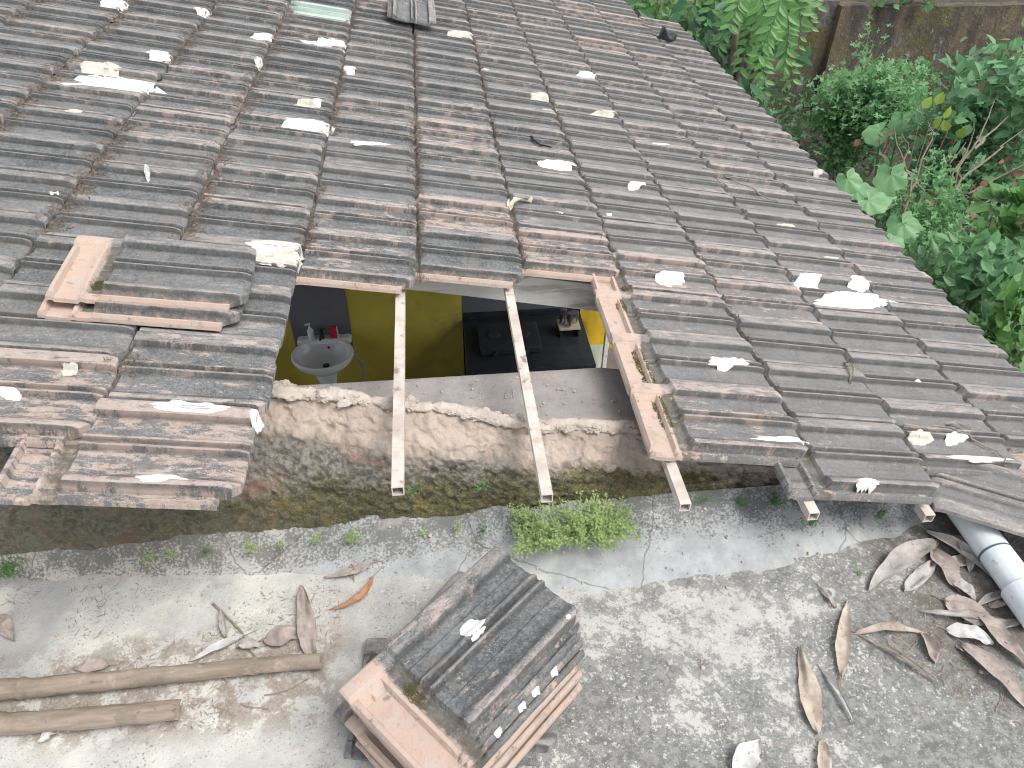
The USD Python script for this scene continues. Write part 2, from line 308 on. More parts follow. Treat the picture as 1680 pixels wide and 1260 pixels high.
def wall_material():
    g = G('mossy_masonry_wall')
    x, y, z = g.xyz()
    t = g.m('add', z, g.m('multiply', x, 0.1924))               # height measured along the slope of the gable
    mid = g.noise(11, 8, 0.68); fin = g.noise(60, 9, 0.76); vf = g.noise(210, 4, 0.7); big = g.noise(4.5, 6, 0.62)
    mortar = g.mix(g.ss(mid, 0.40, 0.60), (0.53, 0.44, 0.365), (0.42, 0.355, 0.30))
    mortar = g.mix(g.ss(g.noise(24, 8, 0.7), 0.58, 0.66, 0, 0.6), mortar, (0.27, 0.25, 0.235))
    rough = g.mix(g.ss(fin, 0.42, 0.58), (0.31, 0.28, 0.24), (0.145, 0.138, 0.122))
    rough = g.mix(g.ss(mid, 0.52, 0.62, 0, 0.75), rough, (0.31, 0.295, 0.265))
    brick = g.mix(g.ss(fin, 0.4, 0.62), (0.235, 0.13, 0.095), (0.33, 0.225, 0.175))
    rough = g.mix(g.ss(g.m('add', g.noise(7.5, 6, 0.66), g.m('multiply', fin, 0.12)), 0.60, 0.65, 0, 0.8), rough, brick)
    moss = g.mix(g.ss(g.noise(55, 9, 0.75), 0.42, 0.60), (0.132, 0.120, 0.046), (0.058, 0.062, 0.036))
    moss = g.mix(g.ss(g.noise(16, 6, 0.66), 0.56, 0.64, 0, 0.6), moss, (0.205, 0.165, 0.05))
    moss = g.mix(g.ss(vf, 0.54, 0.62, 0, 0.75), moss, (0.25, 0.235, 0.18))
    n = g.m('add', g.m('multiply', mid, 0.55), g.m('multiply', fin, 0.45))
    f_moss = g.ss(g.m('add', g.m('subtract', g.ss(x, -0.3, 0.5, 0.195, 0.205), z), g.m('add', g.m('multiply', g.m('subtract', big, 0.5), 0.30), g.m('multiply', g.m('subtract', n, 0.5), 0.22))), -0.015, 0.045)
    f_moss = g.m('multiply', f_moss, g.ss(x, -1.0, -0.2, 0.5, 0.92))
    col = g.mix(f_moss, rough, moss)
    f_mort = g.ss(g.m('add', t, g.m('add', g.m('multiply', g.m('subtract', n, 0.5), 0.16), g.m('multiply', g.m('subtract', big, 0.5), 0.05))), 0.205, 0.235)
    f_mort = g.m('maximum', f_mort, g.ss(y, 1.46, 1.49))
    col = g.mix(f_mort, col, mortar)
    back = g.mix(g.ss(mid, 0.38, 0.62), (0.40, 0.365, 0.345), (0.33, 0.305, 0.29))
    back = g.mix(g.ss(g.noise(22, 8, 0.72), 0.60, 0.68, 0, 0.7), back, (0.17, 0.155, 0.14))
    col = g.mix(g.ss(y, 1.505, 1.53), col, back)
    h = g.m('add', g.m('multiply', g.noise(75, 9, 0.78), 1.0), g.m('multiply', vf, 0.4))
    return g.done(col, 0.92, g.bump(h, 0.85, 0.014), spec=0.15)
M_WALL = wall_material()
M_BED = simple('pale_bedding_mortar', (0.44, 0.385, 0.335), (0.34, 0.295, 0.255), 14, 0.92, 0.7, 0.006, c=(0.29, 0.265, 0.235), cscale=35, cthr=(0.60, 0.68), detail=8)

def yard_wall_material():
    g = G('stained_compound_wall')
    st = g.map(g.pos(), (1.6, 1.6, 0.45))
    n = g.noise(2.2, 8, 0.68, vec=st); f = g.noise(14, 7, 0.7)
    col = g.mix(g.ss(n, 0.40, 0.60), (0.13, 0.102, 0.070), (0.064, 0.057, 0.050))
    col = g.mix(g.ss(g.noise(1.7, 7, 0.66), 0.52, 0.64, 0, 0.7), col, (0.095, 0.088, 0.026))
    col = g.mix(g.ss(g.noise(3.0, 8, 0.7, vec=g.map(g.pos(), (1, 1, 0.6))), 0.55, 0.68, 0, 0.75), col, (0.17, 0.17, 0.17))
    col = g.mix(g.ss(g.noise(1.3, 6, 0.65), 0.60, 0.72, 0, 0.5), col, (0.15, 0.065, 0.03))
    col = g.mix(g.ss(g.noise(20, 8, 0.75, vec=g.map(g.pos(), (1, 1, 0.5))), 0.58, 0.68, 0, 0.7), col, (0.32, 0.31, 0.29))
    return g.done(col, 0.92, g.bump(g.m('add', f, n), 0.9, 0.04), spec=0.2)
M_YARDWALL = yard_wall_material()

def leaf_material(name, a, b, dry=None, rough=0.5, trans=0.3, dry_at=0.9, spec=0.5):
    g = G(name)
    r = g.node('geometry', 'random_per_island')
    col = g.mix(r, a, b)
    col = g.mix(g.ss(g.noise(6, 3), 0.35, 0.65, 0, 0.35), col, tuple(0.55 * (p + q) / 2 for p, q in zip(a, b)))
    if dry: col = g.mix(g.m('greater_than', g.node('white_noise_texture', 'value', {'dimensions': '1D'}, w=g.m('multiply', r, 91.7)), dry_at), col, dry)
    return g.done(col, rough, None, spec, translucent=trans)
M_LEAF_A = leaf_material('pinnate_leaf', (0.14, 0.30, 0.095), (0.23, 0.43, 0.145), dry=(0.30, 0.24, 0.04), dry_at=0.97)
M_LEAF_DK = leaf_material('dark_broad_leaf', (0.085, 0.19, 0.095), (0.13, 0.265, 0.125), rough=0.4)
M_LEAF_SM = leaf_material('small_lobed_leaf', (0.135, 0.29, 0.115), (0.24, 0.43, 0.165))
M_LEAF_BR = leaf_material('ovate_leaf', (0.14, 0.29, 0.135), (0.22, 0.40, 0.185), dry=(0.34, 0.20, 0.03), dry_at=0.985)
M_LEAF_LIME = leaf_material('glossy_lime_leaf', (0.10, 0.235, 0.06), (0.16, 0.31, 0.09), dry=(0.36, 0.30, 0.05), dry_at=0.95)
M_UNDER = leaf_material('undergrowth_leaf', (0.065, 0.145, 0.06), (0.13, 0.26, 0.10), dry=(0.17, 0.075, 0.04), dry_at=0.88)
M_DEAD = leaf_material('dead_brown_leaf', (0.19, 0.095, 0.06), (0.11, 0.07, 0.05), trans=0.1, rough=0.8)
M_WEED = leaf_material('weed_leaf', (0.31, 0.42, 0.16), (0.50, 0.58, 0.29), trans=0.25, rough=0.6)
M_WEED2 = leaf_material('dark_weed_leaf', (0.11, 0.21, 0.075), (0.20, 0.32, 0.115), trans=0.25, rough=0.6)
M_MOSSTUFT = leaf_material('moss_tuft', (0.10, 0.095, 0.03), (0.19, 0.17, 0.05), trans=0.1, rough=0.9)
def taro_material():
    g = G('taro_leaf')
    st = g.node('uvmap', 'UV', {}); su, sv, _ = g.xyz(st)
    col = g.mix(g.ss(g.noise(5, 3), 0.35, 0.65), (0.15, 0.30, 0.145), (0.22, 0.40, 0.19))
    vein = g.ss(g.m('absolute', g.m('sine', g.m('multiply', sv, 22.0))), 0.0, 0.16, 0.55, 0)
    col = g.mix(vein, col, (0.24, 0.36, 0.19))
    return g.done(col, 0.45, None, 0.35, translucent=0.3)
M_TARO = taro_material()
def dry_material(name, a, b, spots=(0.10, 0.085, 0.075), amount=0.7):
    g = G(name)
    st = g.node('uvmap', 'UV', {}); su, sv, _ = g.xyz(st)
    col = g.mix(g.ss(g.noise(38, 7, 0.65), 0.36, 0.64), a, b)
    vein = g.ss(g.m('absolute', sv), 0.0, 0.05, 0.45, 0)
    side = g.ss(g.m('absolute', g.m('sine', g.m('multiply', g.m('add', su, g.m('multiply', g.m('absolute', sv), -0.35)), 55.0))), 0.0, 0.3, 0.22, 0)
    col = g.mix(g.m('maximum', vein, side), col, tuple(min(1, x * 1.35) for x in b))
    col = g.mix(g.ss(g.noise(14, 6, 0.65), 0.48, 0.66, 0, 0.5), col, tuple(x * .6 for x in b))
    col = g.mix(g.ss(g.noise(95, 6, 0.75), 0.585, 0.64, 0, amount), col, spots)
    return g.done(col, 0.75, g.bump(g.noise(120, 4), 0.3, 0.001), 0.25, translucent=0.08)
M_DRY = {'tan': dry_material('tan_dry_leaf', (0.48, 0.415, 0.345), (0.37, 0.305, 0.25)),
         'grey': dry_material('grey_dry_leaf', (0.44, 0.41, 0.38), (0.34, 0.315, 0.29)),
         'brown': dry_material('brown_dry_leaf', (0.38, 0.325, 0.29), (0.28, 0.235, 0.21)),
         'white': dry_material('bleached_dry_leaf', (0.56, 0.55, 0.53), (0.46, 0.45, 0.44)),
         'orange': dry_material('orange_dry_leaf', (0.44, 0.25, 0.155), (0.34, 0.175, 0.105)),
         'cream': dry_material('cream_dry_leaf', (0.60, 0.55, 0.45), (0.50, 0.44, 0.34)),
         'green': dry_material('olive_dry_leaf', (0.24, 0.23, 0.13), (0.18, 0.18, 0.11))}
def glass_tile_material():
    g = G('milky_glass_tile')
    col = g.mix(g.ss(g.noise(9, 6, 0.65, vec=g.map(g.pos(), (0.4, 3, 1))), 0.4, 0.65), (0.42, 0.50, 0.45), (0.30, 0.36, 0.33))
    return g.done(col, 0.22, None, 0.5)
M_GLASS = glass_tile_material()

# ------------------------------------------------------------------ the interlocking tile
TL, GAUGE, PITCH_W = 0.440, 0.33, 0.238
VP = np.array([0, .004, .008, .010, .026, .0288, .0298, .040, .046, .052, .064, .082, .086, .092, .096, .112, .1268, .1282, .133, .138, .1405, .1492, .1506, .156, .160, .168, .184, .188, .195, .199, .208, .2262, .2278, .236, .250, .262, .267])
ZP = np.array([-.024, -.015, -.015, -.026, -.027, -.004, .001, .001, -.001, -.006, -.0118, -.0146, -.0128, -.0128, -.0156, -.0155, -.0132, .0005, .001, -.002, -.0100, -.0100, .0005, .001, -.003, -.0118, -.0148, -.0128, -.0128, -.0158, -.0160, -.0140, .0030, .0034, .0036, .0025, -.001])
US = np.array([0, .004, .013, .017, .040, .066, .071, .079, .084, .104, .1115, .118, .15, .19, .23, .27, .31, .35, .385, .405, .417, .425, .432, .437, .440])
def tile_shape(u, v, block=.0):
    z = np.interp(v, VP, ZP)
    zh = np.interp(u, [0, .004, .013, .017, .066, .071, .079, .084, .2], [-.025, -.014, -.014, -.030, -.031, -.017, -.017, -.027, -.027])
    zh = np.where(v > .224, np.interp(u, [0, .006, .03, .105], np.array([-.027, -.023, -.022, -.023]) + block) + np.interp(v, [.224, .232, .26, .267], [-.012, 0, 0, -.006]), zh)
    zh = np.where(v < .012, np.minimum(z, zh + .001), zh)
    b = np.clip((u - .1095) / .007, 0, 1); b = b * b * (3 - 2 * b)
    z = zh * (1 - b) + z * b
    nose = np.clip((u - .413) / .027, 0, 1)
    return z - .007 * nose ** 2.5
TILES = {}          # (course, row) -> (matrix 4x4, id)
def tile_mesh(tid, rough=0.0010, chip=None, seed=0, seg=US, block=.0):
    """(vertices, faces, uv) in the tile's own frame: x from head (-TL) to nose (0), y across, z up"""
    u, v = np.meshgrid(seg, VP, indexing='ij')
    uend = np.where(v < .0275, .400, .440 - .020 * np.clip((.052 - v) / .0235, 0, 1) ** 2 - .006 * np.clip((v - .25) / .017, 0, 1) ** 2)
    if chip is not None: uend = uend - chip(v)
    uu = np.where(u > .35, .35 + (u - .35) * (uend - .35) / (.440 - .35), u)
    z = tile_shape(np.where(v < .0275, np.minimum(u, .405), u), v, block)
    p = np.stack([uu - TL, v - .0285, z], -1)
    n = meshkit.fbm(np.stack([uu * 9, v * 14, np.full_like(u, seed * 3.1)], -1), 3, seed % 50) - .5
    p[..., 2] += n * .8 * rough
    p[..., 1] += (meshkit.noise(np.stack([uu * 22, v * 4, np.full_like(u, seed * 1.7)], -1), 3) - .5) * rough * 1.6
    nu, nv = u.shape
    top = p.reshape(-1, 3); uvt = np.stack([np.clip(uu, .001, .99) + tid, v], -1).reshape(-1, 2)
    bot = p.copy(); bot[..., 2] = np.minimum(bot[..., 2] - .0115, np.where(v > .228, -.0075, -.031 - .0 * v)); bot = bot.reshape(-1, 3)
    q = grid_faces(nu, nv)
    V, F, UV = [top, bot], [q, q[:, ::-1] + nu * nv], [uvt, uvt + [0, 0]]
    idx = np.arange(nu * nv).reshape(nu, nv)
    loop = np.concatenate([idx[:-1, 0], idx[-1, :-1], idx[:0:-1, -1], idx[0, :0:-1]])
    nxt = np.roll(loop, -1)
    quad = np.stack([top[loop], bot[loop], bot[nxt], top[nxt]], 1).reshape(-1, 3)
    k = np.arange(len(loop)) * 4
    V.append(quad); F.append(np.stack([k, k + 1, k + 2, k + 3], 1) + 2 * nu * nv)
    UV.append(np.stack([uvt[loop], uvt[loop], uvt[nxt], uvt[nxt]], 1).reshape(-1, 2))
    V, F, UV = np.vstack(V), np.vstack(F), np.vstack(UV)
    F = F[:, ::-1]
    # orientation check: top faces must look up
    a, b_, c = V[F[0, 0]], V[F[0, 1]], V[F[0, 2]]
    if np.cross(b_ - a, c - a)[2] < 0: F = F[:, ::-1]
    return V, np.vstack([F[:, [0, 1, 2]], F[:, [0, 2, 3]]]), UV
def place(V, Mx):
    return V @ Mx[:3, :3].T + Mx[:3, 3]
def pose(x, y, z, yaw=0.0, tilt=TILT, roll_=0.0):
    m = np.eye(4); m[:3, :3] = rot([0, 0, 1], yaw) @ rot([0, 1, 0], tilt) @ rot([1, 0, 0], roll_); m[:3, 3] = (x, y, z); return m

# ------------------------------------------------------------------ house: roof
house = thing('house', 'low house with weathered grey clay tile roof, part of it stripped open', 'house')
roof = thing('roof', parent=house)
X0 = -0.0676
COURSE_Y = {-8: 1.16, -7: 1.04, -6: 1.18, -5: 1.05, -4: 1.17, -3: 1.045, -2: 1.182, -1: 1.043, 0: 1.872, 1: 1.972, 2: 2.072, 3: 1.268, 4: 1.172, 5: 1.284, 6: 1.392}
CLAY_PX = [(745, 215), (745, 225), (580, 425), (590, 440), (760, 358), (1210, 440), (930, 400), (1085, 38), (1040, 30), (1000, 85), (880, 45), (200, 640), (300, 660), (300, 690), (100, 650), (230, 755), (1150, 470), (480, 155), (340, 320), (1280, 190), (1230, 300)]
DARK_SET = set()
clay_xy = on_roof(CLAY_PX)
GLASS_AT = on_roof([(520, 8)])[0]
placed = []
tid = 1
for k in sorted(COURSE_Y):
    xk = X0 + GAUGE * k
    ymax = 5.98 if k == 6 else 6.75
    vis = 5.14 + 0.77 * xk + 0.65
    j = 0
    while True:
        y = COURSE_Y[k] + PITCH_W * j
        if y + .1 > ymax: break
        jr = R_.normal(size=6)
        if (k, j) == (-1, 0): jr[0] -= 9
        Mx = pose(xk + jr[0] * .0022, y + jr[1] * .0022, roof_z(xk) + jr[2] * .0012, jr[3] * .0045, TILT + jr[4] * .0022, jr[5] * .0035)
        seen = y < vis and k >= -6
        boost = any(0 <= xk - c[0] <= GAUGE and -.03 < c[1] - y < .21 for c in clay_xy)
        gl = 0 <= xk - GLASS_AT[0] <= GAUGE and -.03 < GLASS_AT[1] - y < .21
        placed.append((k, j, Mx, tid + (1000 if boost else 0), seen, gl)); TILES[(k, j)] = Mx
        tid += 1; j += 1
rest, rest_uv = MB(), []
LOWSEG = US[[0, 2, 5, 9, 11, 14, 18, 22, 24]]
for k, j, Mx, t, seen, gl in placed:
    if seen:
        chip = None
        if R_.random() < .25:
            c0, a0 = R_.uniform(.03, .25), R_.uniform(.004, .012)
            chip = lambda v, c0=c0, a0=a0: a0 * np.clip(1 - np.abs(v - c0) / .018, 0, 1)
        V, F, UV = tile_mesh(t, chip=chip, seed=t, block=.014 if (k == 3 and j < 4) or (j == 0 and k in (-1, 4)) else 0)
        verge = (j == 0 and k not in (0, 1, 2))
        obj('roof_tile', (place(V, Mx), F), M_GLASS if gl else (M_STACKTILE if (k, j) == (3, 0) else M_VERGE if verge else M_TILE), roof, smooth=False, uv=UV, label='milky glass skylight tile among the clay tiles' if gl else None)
    else:
        V, F, UV = tile_mesh(t, seed=t, seg=LOWSEG)
        rest.add(place(V, Mx), F); rest_uv.append(UV)
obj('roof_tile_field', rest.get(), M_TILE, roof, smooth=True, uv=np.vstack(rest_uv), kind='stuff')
INV = {kj: np.linalg.inv(m) for kj, m in TILES.items()}
def roof_top(x, y):
    """height of the tiled surface at the points (x, y)"""
    x, y = np.atleast_1d(x).astype(float), np.atleast_1d(y).astype(float)
    z = np.full(x.shape, -9.0); base = roof_z(x)
    for (k, j), mi in INV.items():
        m = TILES[(k, j)]
        sel = (x > m[0, 3] - .455) & (x < m[0, 3] + .01) & (y > m[1, 3] - .05) & (y < m[1, 3] + .26)
        if not sel.any(): continue
        q = np.stack([x[sel], y[sel], base[sel], np.ones(sel.sum())], 1) @ mi.T
        u, v = q[:, 0] + TL, q[:, 1] + .0285
        ok = (u >= 0) & (u <= .438) & (v >= 0) & (v <= .267)
        zz = np.where(ok, tile_shape(u, v), -9)
        h = np.where(ok, base[sel] + (zz - q[:, 2]) / m[2, 2], -9)
        z[sel] = np.maximum(z[sel], h)
    return np.where(z < -5, base - .03, z)

# battens (square tubes), rafters, fascia
for n, k in enumerate(range(-9, 7)):
    xb = X0 + GAUGE * k - .382 + GAUGE
    yend = 1.115 if k >= -1 else 1.13
    s, wt = .0265, .0022
    zb = roof_z(xb) - .053
    y0, y1 = yend + R_.normal() * .006, 6.7 if k < 5 else 5.9
    # a hollow square tube open at its near end
    o = np.array([[-s / 2, 0], [s / 2, 0], [s / 2, -s], [-s / 2, -s]]); i_ = np.array([[-s / 2 + wt, -wt], [s / 2 - wt, -wt], [s / 2 - wt, -s + wt], [-s / 2 + wt, -s + wt]])
    mb = MB()
    ring = lambda pts, yy: np.stack([xb + pts[:, 0], np.full(4, yy), zb + pts[:, 1]], 1)
    sag = np.linspace(y0, y1, 2)
    for a in range(4):
        b = (a + 1) % 4
        O0, O1, I0 = ring(o, y0), ring(o, y1), ring(i_, y0); I1 = ring(i_, y0 + .35)
        mb.add([O0[a], O0[b], O1[b], O1[a]], [[0, 1, 2, 3]]); mb.add([I0[a], I1[a], I1[b], I0[b]], [[0, 1, 2, 3]]); mb.add([O0[b], O0[a], I0[a], I0[b]], [[0, 1, 2, 3]])
    mb.add(ring(i_, y0 + .35), [[0, 1, 2, 3]])
    obj('batten', mb.get(), M_TUBE, roof)
for yr, w in ((2.128, .055), (3.35, .06), (4.55, .06), (5.8, .06)):
    xa, xb = -2.5, 1.72
    mb = MB(); xs = np.linspace(xa, xb, 60)
    rows = []
    for x in xs:
        zt = roof_z(x) - .081; wob = (meshkit.noise(np.array([x * 3, yr, 1.0])) - .5) * .008
        rows.append([[x, yr - w / 2 + wob, zt], [x, yr + w / 2, zt], [x, yr + w / 2, zt - .105], [x, yr - w / 2 + wob, zt - .105 + wob]])
    rows = np.array(rows).reshape(-1, 3)
    q = [[i * 4 + a, (i + 1) * 4 + a, (i + 1) * 4 + (a + 1) % 4, i * 4 + (a + 1) % 4] for i in range(59) for a in range(4)]
    mb.add(rows, q); mb.add(rows[:4], [[0, 1, 2, 3]]); mb.add(rows[-4:], [[3, 2, 1, 0]])
    obj('rafter', mb.get(), M_TIMBER, roof)

# white sealant dabs painted over the tiles: (centre px, width px, height px, material)
PATCH = [(193, 133, 148, 20, 0), (165, 106, 66, 24, 1), (262, 89, 42, 17, 0), (330, 15, 26, 14, 0), (186, 5, 40, 16, 0), (528, 68, 72, 13, 0), (572, 109, 22, 13, 0),
         (757, 55, 40, 9, 1), (887, 156, 28, 13, 1), (503, 203, 76, 17, 0), (960, 121, 32, 11, 0), (610, 235, 66, 6, 0), (917, 266, 54, 14, 0), (1045, 300, 24, 12, 0),
         (1100, 453, 54, 17, 0), (1195, 590, 64, 22, 0), (1322, 459, 46, 22, 0), (1413, 462, 42, 24, 0), (1400, 489, 114, 24, 0), (450, 412, 82, 44, 1), (447, 404, 90, 20, 0),
         (318, 666, 128, 18, 0), (258, 778, 70, 20, 0), (8, 638, 34, 14, 0), (1285, 716, 92, 9, 0), (1425, 788, 34, 14, 0), (1612, 750, 96, 10, 0), (1570, 714, 28, 18, 0),
         (1512, 712, 34, 18, 1), (1342, 281, 15, 7, 1), (1366, 421, 24, 7, 1), (424, 100, 12, 14, 0), (418, 682, 16, 22, 0), (500, 166, 34, 9, 1), (795, 110, 13, 9, 1),
         (430, 57, 34, 8, 0), (1508, 622, 10, 7, 0), (905, 175, 34, 4, 1), (665, 1, 1, 1, 0), (520, 165, 14, 8, 0), (110, 600, 26, 12, 1), (1290, 365, 30, 8, 1), (320, 668, 60, 8, 0), (640, 300, 20, 5, 0), (985, 185, 44, 6, 1), (1085, 235, 30, 4, 0), (88, 312, 16, 10, 0), (120, 182, 30, 5, 1), (240, 280, 8, 16, 0), (1000, 345, 9, 6, 0), (918, 347, 9, 6, 0)]
for n, (cx, cy, w, h, mt) in enumerate(PATCH):
    if w < 2: continue
    th = np.linspace(0, 2 * np.pi, 41)[:-1]
    nz = meshkit.fbm(np.stack([np.cos(th) * 1.6 + n * 5, np.sin(th) * 1.6, np.full(40, n * 1.3)], 1), 5, n) * 1.5 + .30 + .24 * (meshkit.noise(np.stack([np.cos(th) * 6 + n, np.sin(th) * 6, th * 0], 1), n) - .5)
    sq = 1 / np.maximum(np.abs(np.cos(th)), np.abs(np.sin(th))) ** .22
    rad = nz * sq
    ringpx = np.stack([cx + np.cos(th) * rad * w / 2, cy + np.sin(th) * rad * h / 2 + np.cos(th) * rad * w / 2 * .05], 1)
    P = on_roof(ringpx); C = on_roof([(cx, cy)])[0]
    fr = np.linspace(0, 1, 10)[1:]
    pts = np.vstack([C[None, :2]] + [C[:2] + (P[:, :2] - C[:2]) * f for f in fr])
    thick = np.concatenate([[.0014]] + [np.full(40, .0014 if f < .9 else (.0010 if f < 1 else -.0010)) for f in fr])
    z = roof_top(pts[:, 0], pts[:, 1])
    for dy in (-.007, -.0035, .0035, .007): z = np.maximum(z, roof_top(pts[:, 0], pts[:, 1] + dy) - abs(dy) * .55)
    z = z + thick
    k = np.arange(40); f0 = np.stack([np.zeros(40, int), 1 + k, 1 + (k + 1) % 40], 1)
    fs = [f0]
    for r in range(len(fr) - 1):
        a = 1 + r * 40
        fs.append(np.stack([a + k, a + 40 + k, a + 40 + (k + 1) % 40], 1)); fs.append(np.stack([a + k, a + 40 + (k + 1) % 40, a + (k + 1) % 40], 1))
    F = np.vstack(fs)[:, ::-1]
    V = np.column_stack([pts, z])
    if np.cross(V[F[0, 1]] - V[F[0, 0]], V[F[0, 2]] - V[F[0, 0]])[2] < 0: F = F[:, ::-1]
    obj('sealant_patch', (V, F), M_CREAM if mt else M_SEAL, roof, smooth=True)

# ------------------------------------------------------------------ house: gable wall and rooms
def crest_z(x): return .287 - .1924 * x
CR_X, CR_Y = [-2.6, -.44, -.25, -.06, .15, .25, .47, 1.8], [1.50, 1.49, 1.47, 1.463, 1.438, 1.43, 1.44, 1.44]
xs = np.concatenate([np.linspace(-2.6, -1.2, 90), np.linspace(-1.19, 1.6, 1000), np.linspace(1.61, 1.76, 10)])
prof = []
fz = .05
for x in xs:
    cz, cy = crest_z(x), np.interp(x, CR_X, CR_Y)
    lipy = np.interp(x, [-.6, -.45, -.06, .25, .5, 1.2], [1.385, 1.392, 1.348, 1.338, 1.36, 1.36]); lipz = max(cz - .062, .07)
    pts = [(1.292, -.03), (1.286, .02), (1.291, fz + .005)]
    for s in np.linspace(.12, 1, 46): pts.append((1.291 + (lipy - 1.291) * s ** 1.5, fz + (lipz - fz) * s))
    for s in np.linspace(.1, 1, 34): pts.append((lipy + (cy - lipy) * s, lipz + (cz - lipz) * (s ** .8)))
    bz = min(.172, cz - .025)
    for s in np.linspace(.2, 1, 5): pts.append((cy + .045 * s, cz + (bz - cz) * s))
    for s in np.linspace(.15, 1, 10): pts.append((cy + .045 + (1.735 - cy - .045) * s, bz))
    pts += [(1.742, bz - .012), (1.742, -.4), (1.742, -2.62)]
    prof.append(pts)
prof = np.array(prof); ns = prof.shape[1]
V = np.concatenate([np.repeat(xs[:, None, None], ns, 1), prof], -1)
n1 = meshkit.fbm(V * [9, 9, 13], 5, 3) - .5; n2 = meshkit.fbm(V * [38, 38, 50], 3, 9) - .5
amp = np.interp(np.arange(ns), [0, 3, 8, 48, 80, 84, 88, ns - 4, ns - 2], [.2, .7, 1, 1.25, .9, .35, .25, .12, .0])
n3 = meshkit.fbm(V * [95, 95, 110], 3, 14) - .5
crag = np.abs(meshkit.fbm(V * [16, 16, 22], 4, 31) - .5)
pit = np.clip(meshkit.fbm(V * [30, 30, 36], 3, 44) - .60, 0, 1)
n1 = n1 + .55 * (.10 - np.minimum(crag, .10)) * -2.2
n2 = n2 * 1.5 - pit * 3.0
V[..., 1] -= amp * (n1 * .034 + n2 * .013 + n3 * .008)
V[..., 2] += amp * (n1 * .022 + n2 * .010 + n3 * .005) * np.where(np.arange(ns) < 3, 0, 1)
gable = obj('gable_wall', (V.reshape(-1, 3), grid_faces(len(xs), ns)[:, ::-1]), M_WALL, house, smooth=True, label='mossy masonry gable wall with broken mortar top')
# lumpy strips of bedding mortar along the crest, where tiles once sat
for (xa, xb, r0, nl) in ((-.49, -.19, .012, 34), (-.20, -.03, .010, 12), (-.05, .20, .011, 26), (.19, .53, .012, 40), (.53, 1.5, .011, 0), (-1.6, -.5, .011, 0)):
    n = int((xb - xa) * 260) + 10; s = np.linspace(xa, xb, n); m = 18
    an = np.linspace(0, 2 * np.pi, m, endpoint=False)
    taper = np.clip(np.minimum(s - xa, xb - s) / .03, 0.02, 1) ** .5
    S, A = np.meshgrid(s, an, indexing='ij')
    off = np.interp(S, CR_X, CR_Y)
    lump = .30 + 1.45 * np.round(meshkit.fbm(np.stack([S * 24, np.cos(A) * 1.0, np.sin(A) * 1.0 + 3], -1), 4, 5) * 7) / 7 + .3 * meshkit.fbm(np.stack([S * 60, np.cos(A) * 2, np.sin(A) * 2 + 3], -1), 3, 5)
    fine_ = meshkit.fbm(np.stack([S * 120, np.cos(A) * 3.2, np.sin(A) * 3.2], -1), 3, 8) - .5
    rr = r0 * taper[:, None] * lump * (1 + .45 * fine_)
    wob = (meshkit.noise(np.stack([S * 12, S * 0, S * 0 + 2], -1)) - .5) * .02
    P = np.stack([S, off + wob + rr * np.cos(A) * 1.35, crest_z(S) - .001 + rr * np.sin(A)], -1).reshape(-1, 3)
    i, j = np.meshgrid(np.arange(n - 1), np.arange(m), indexing='ij')
    q = np.stack([i * m + j, (i + 1) * m + j, (i + 1) * m + (j + 1) % m, i * m + (j + 1) % m], -1).reshape(-1, 4)
    mb = MB().add(P, q[:, ::-1])
    for _ in range(nl):
        ic = trimesh.creation.icosphere(3, 1.0); d = ic.vertices
        rr_ = R_.uniform(.006, .017) * (1.25 if xa < -.4 and R_.random() < .5 else 1)
        k_ = R_.uniform(0, 99)
        f_ = .55 + .9 * np.abs(meshkit.fbm(d * 1.3 + k_, 4, 3) - .5) * 2.2 + .25 * (meshkit.noise(d * 5 + k_) - .5)
        vv = d * f_[:, None] * rr_ * [R_.uniform(1.0, 2.1), R_.uniform(.9, 1.5), R_.uniform(.6, 1.0)]
        vv = vv @ rot([0, 0, 1], R_.normal() * .5).T
        xc = R_.uniform(xa + .01, xb - .01)
        mb.add(vv + [xc, np.interp(xc, CR_X, CR_Y) + R_.normal() * .008, crest_z(xc) + .002 + R_.uniform(-.004, .004)], ic.faces)
    obj('bedding_mortar', mb.get(), M_BED, gable, smooth=40)

FLOOR = -2.6
def wall_box(name, x0, x1, y0, y1, z0, z1, mat, label=None, parent=house):
    return obj(name, rbox(x1 - x0, y1 - y0, z1 - z0, .004, ((x0 + x1) / 2, (y0 + y1) / 2, (z0 + z1) / 2)), mat, parent, label=label)
def slope_wall(name, x0, x1, y0, y1, z0, mat, drop=.19, label=None):
    """a wall that reaches up to just under the sloping roof"""
    a, b = roof_z(x0) - drop, roof_z(x1) - drop
    v = np.array([[x0, y0, z0], [x1, y0, z0], [x1, y1, z0], [x0, y1, z0], [x0, y0, a], [x1, y0, b], [x1, y1, b], [x0, y1, a]])
    return obj(name, (v, [[0, 3, 2, 1], [4, 5, 6, 7], [0, 1, 5, 4], [1, 2, 6, 5], [2, 3, 7, 6], [3, 0, 4, 7]]), mat, house, label=label)
YB = 4.7
xr = on_y([(760, 560)], YB)[0][0]
slope_wall('back_wall', -2.5, xr, YB, YB + .14, FLOOR, M_YELLOW, label='yellow painted inner wall behind the basin')
pl, pr = on_y([(479, 540)], YB)[0][0], on_y([(574, 530)], YB)[0][0]
ptop, pbot = -.45, on_y([(530, 566)], YB)[0][2]
wall_box('splash_panel', pl, pr, YB - .012, YB - .001, pbot - .03, ptop, M_GREYWALL, 'dark grey panel on the wall above the basin')
wall_box('side_wall', -2.62, -2.5, 1.75, 6.6, FLOOR, FLOOR + .85, M_YELLOW)  # unseen wall, kept low to let daylight into the room
kx1 = on_y([(948, 565)], YB)[0][0]
slope_wall('kitchen_wall', xr + .002, kx1, YB + .02, YB + .14, FLOOR, M_GREYWALL, label='dark grey wall above the black counter')
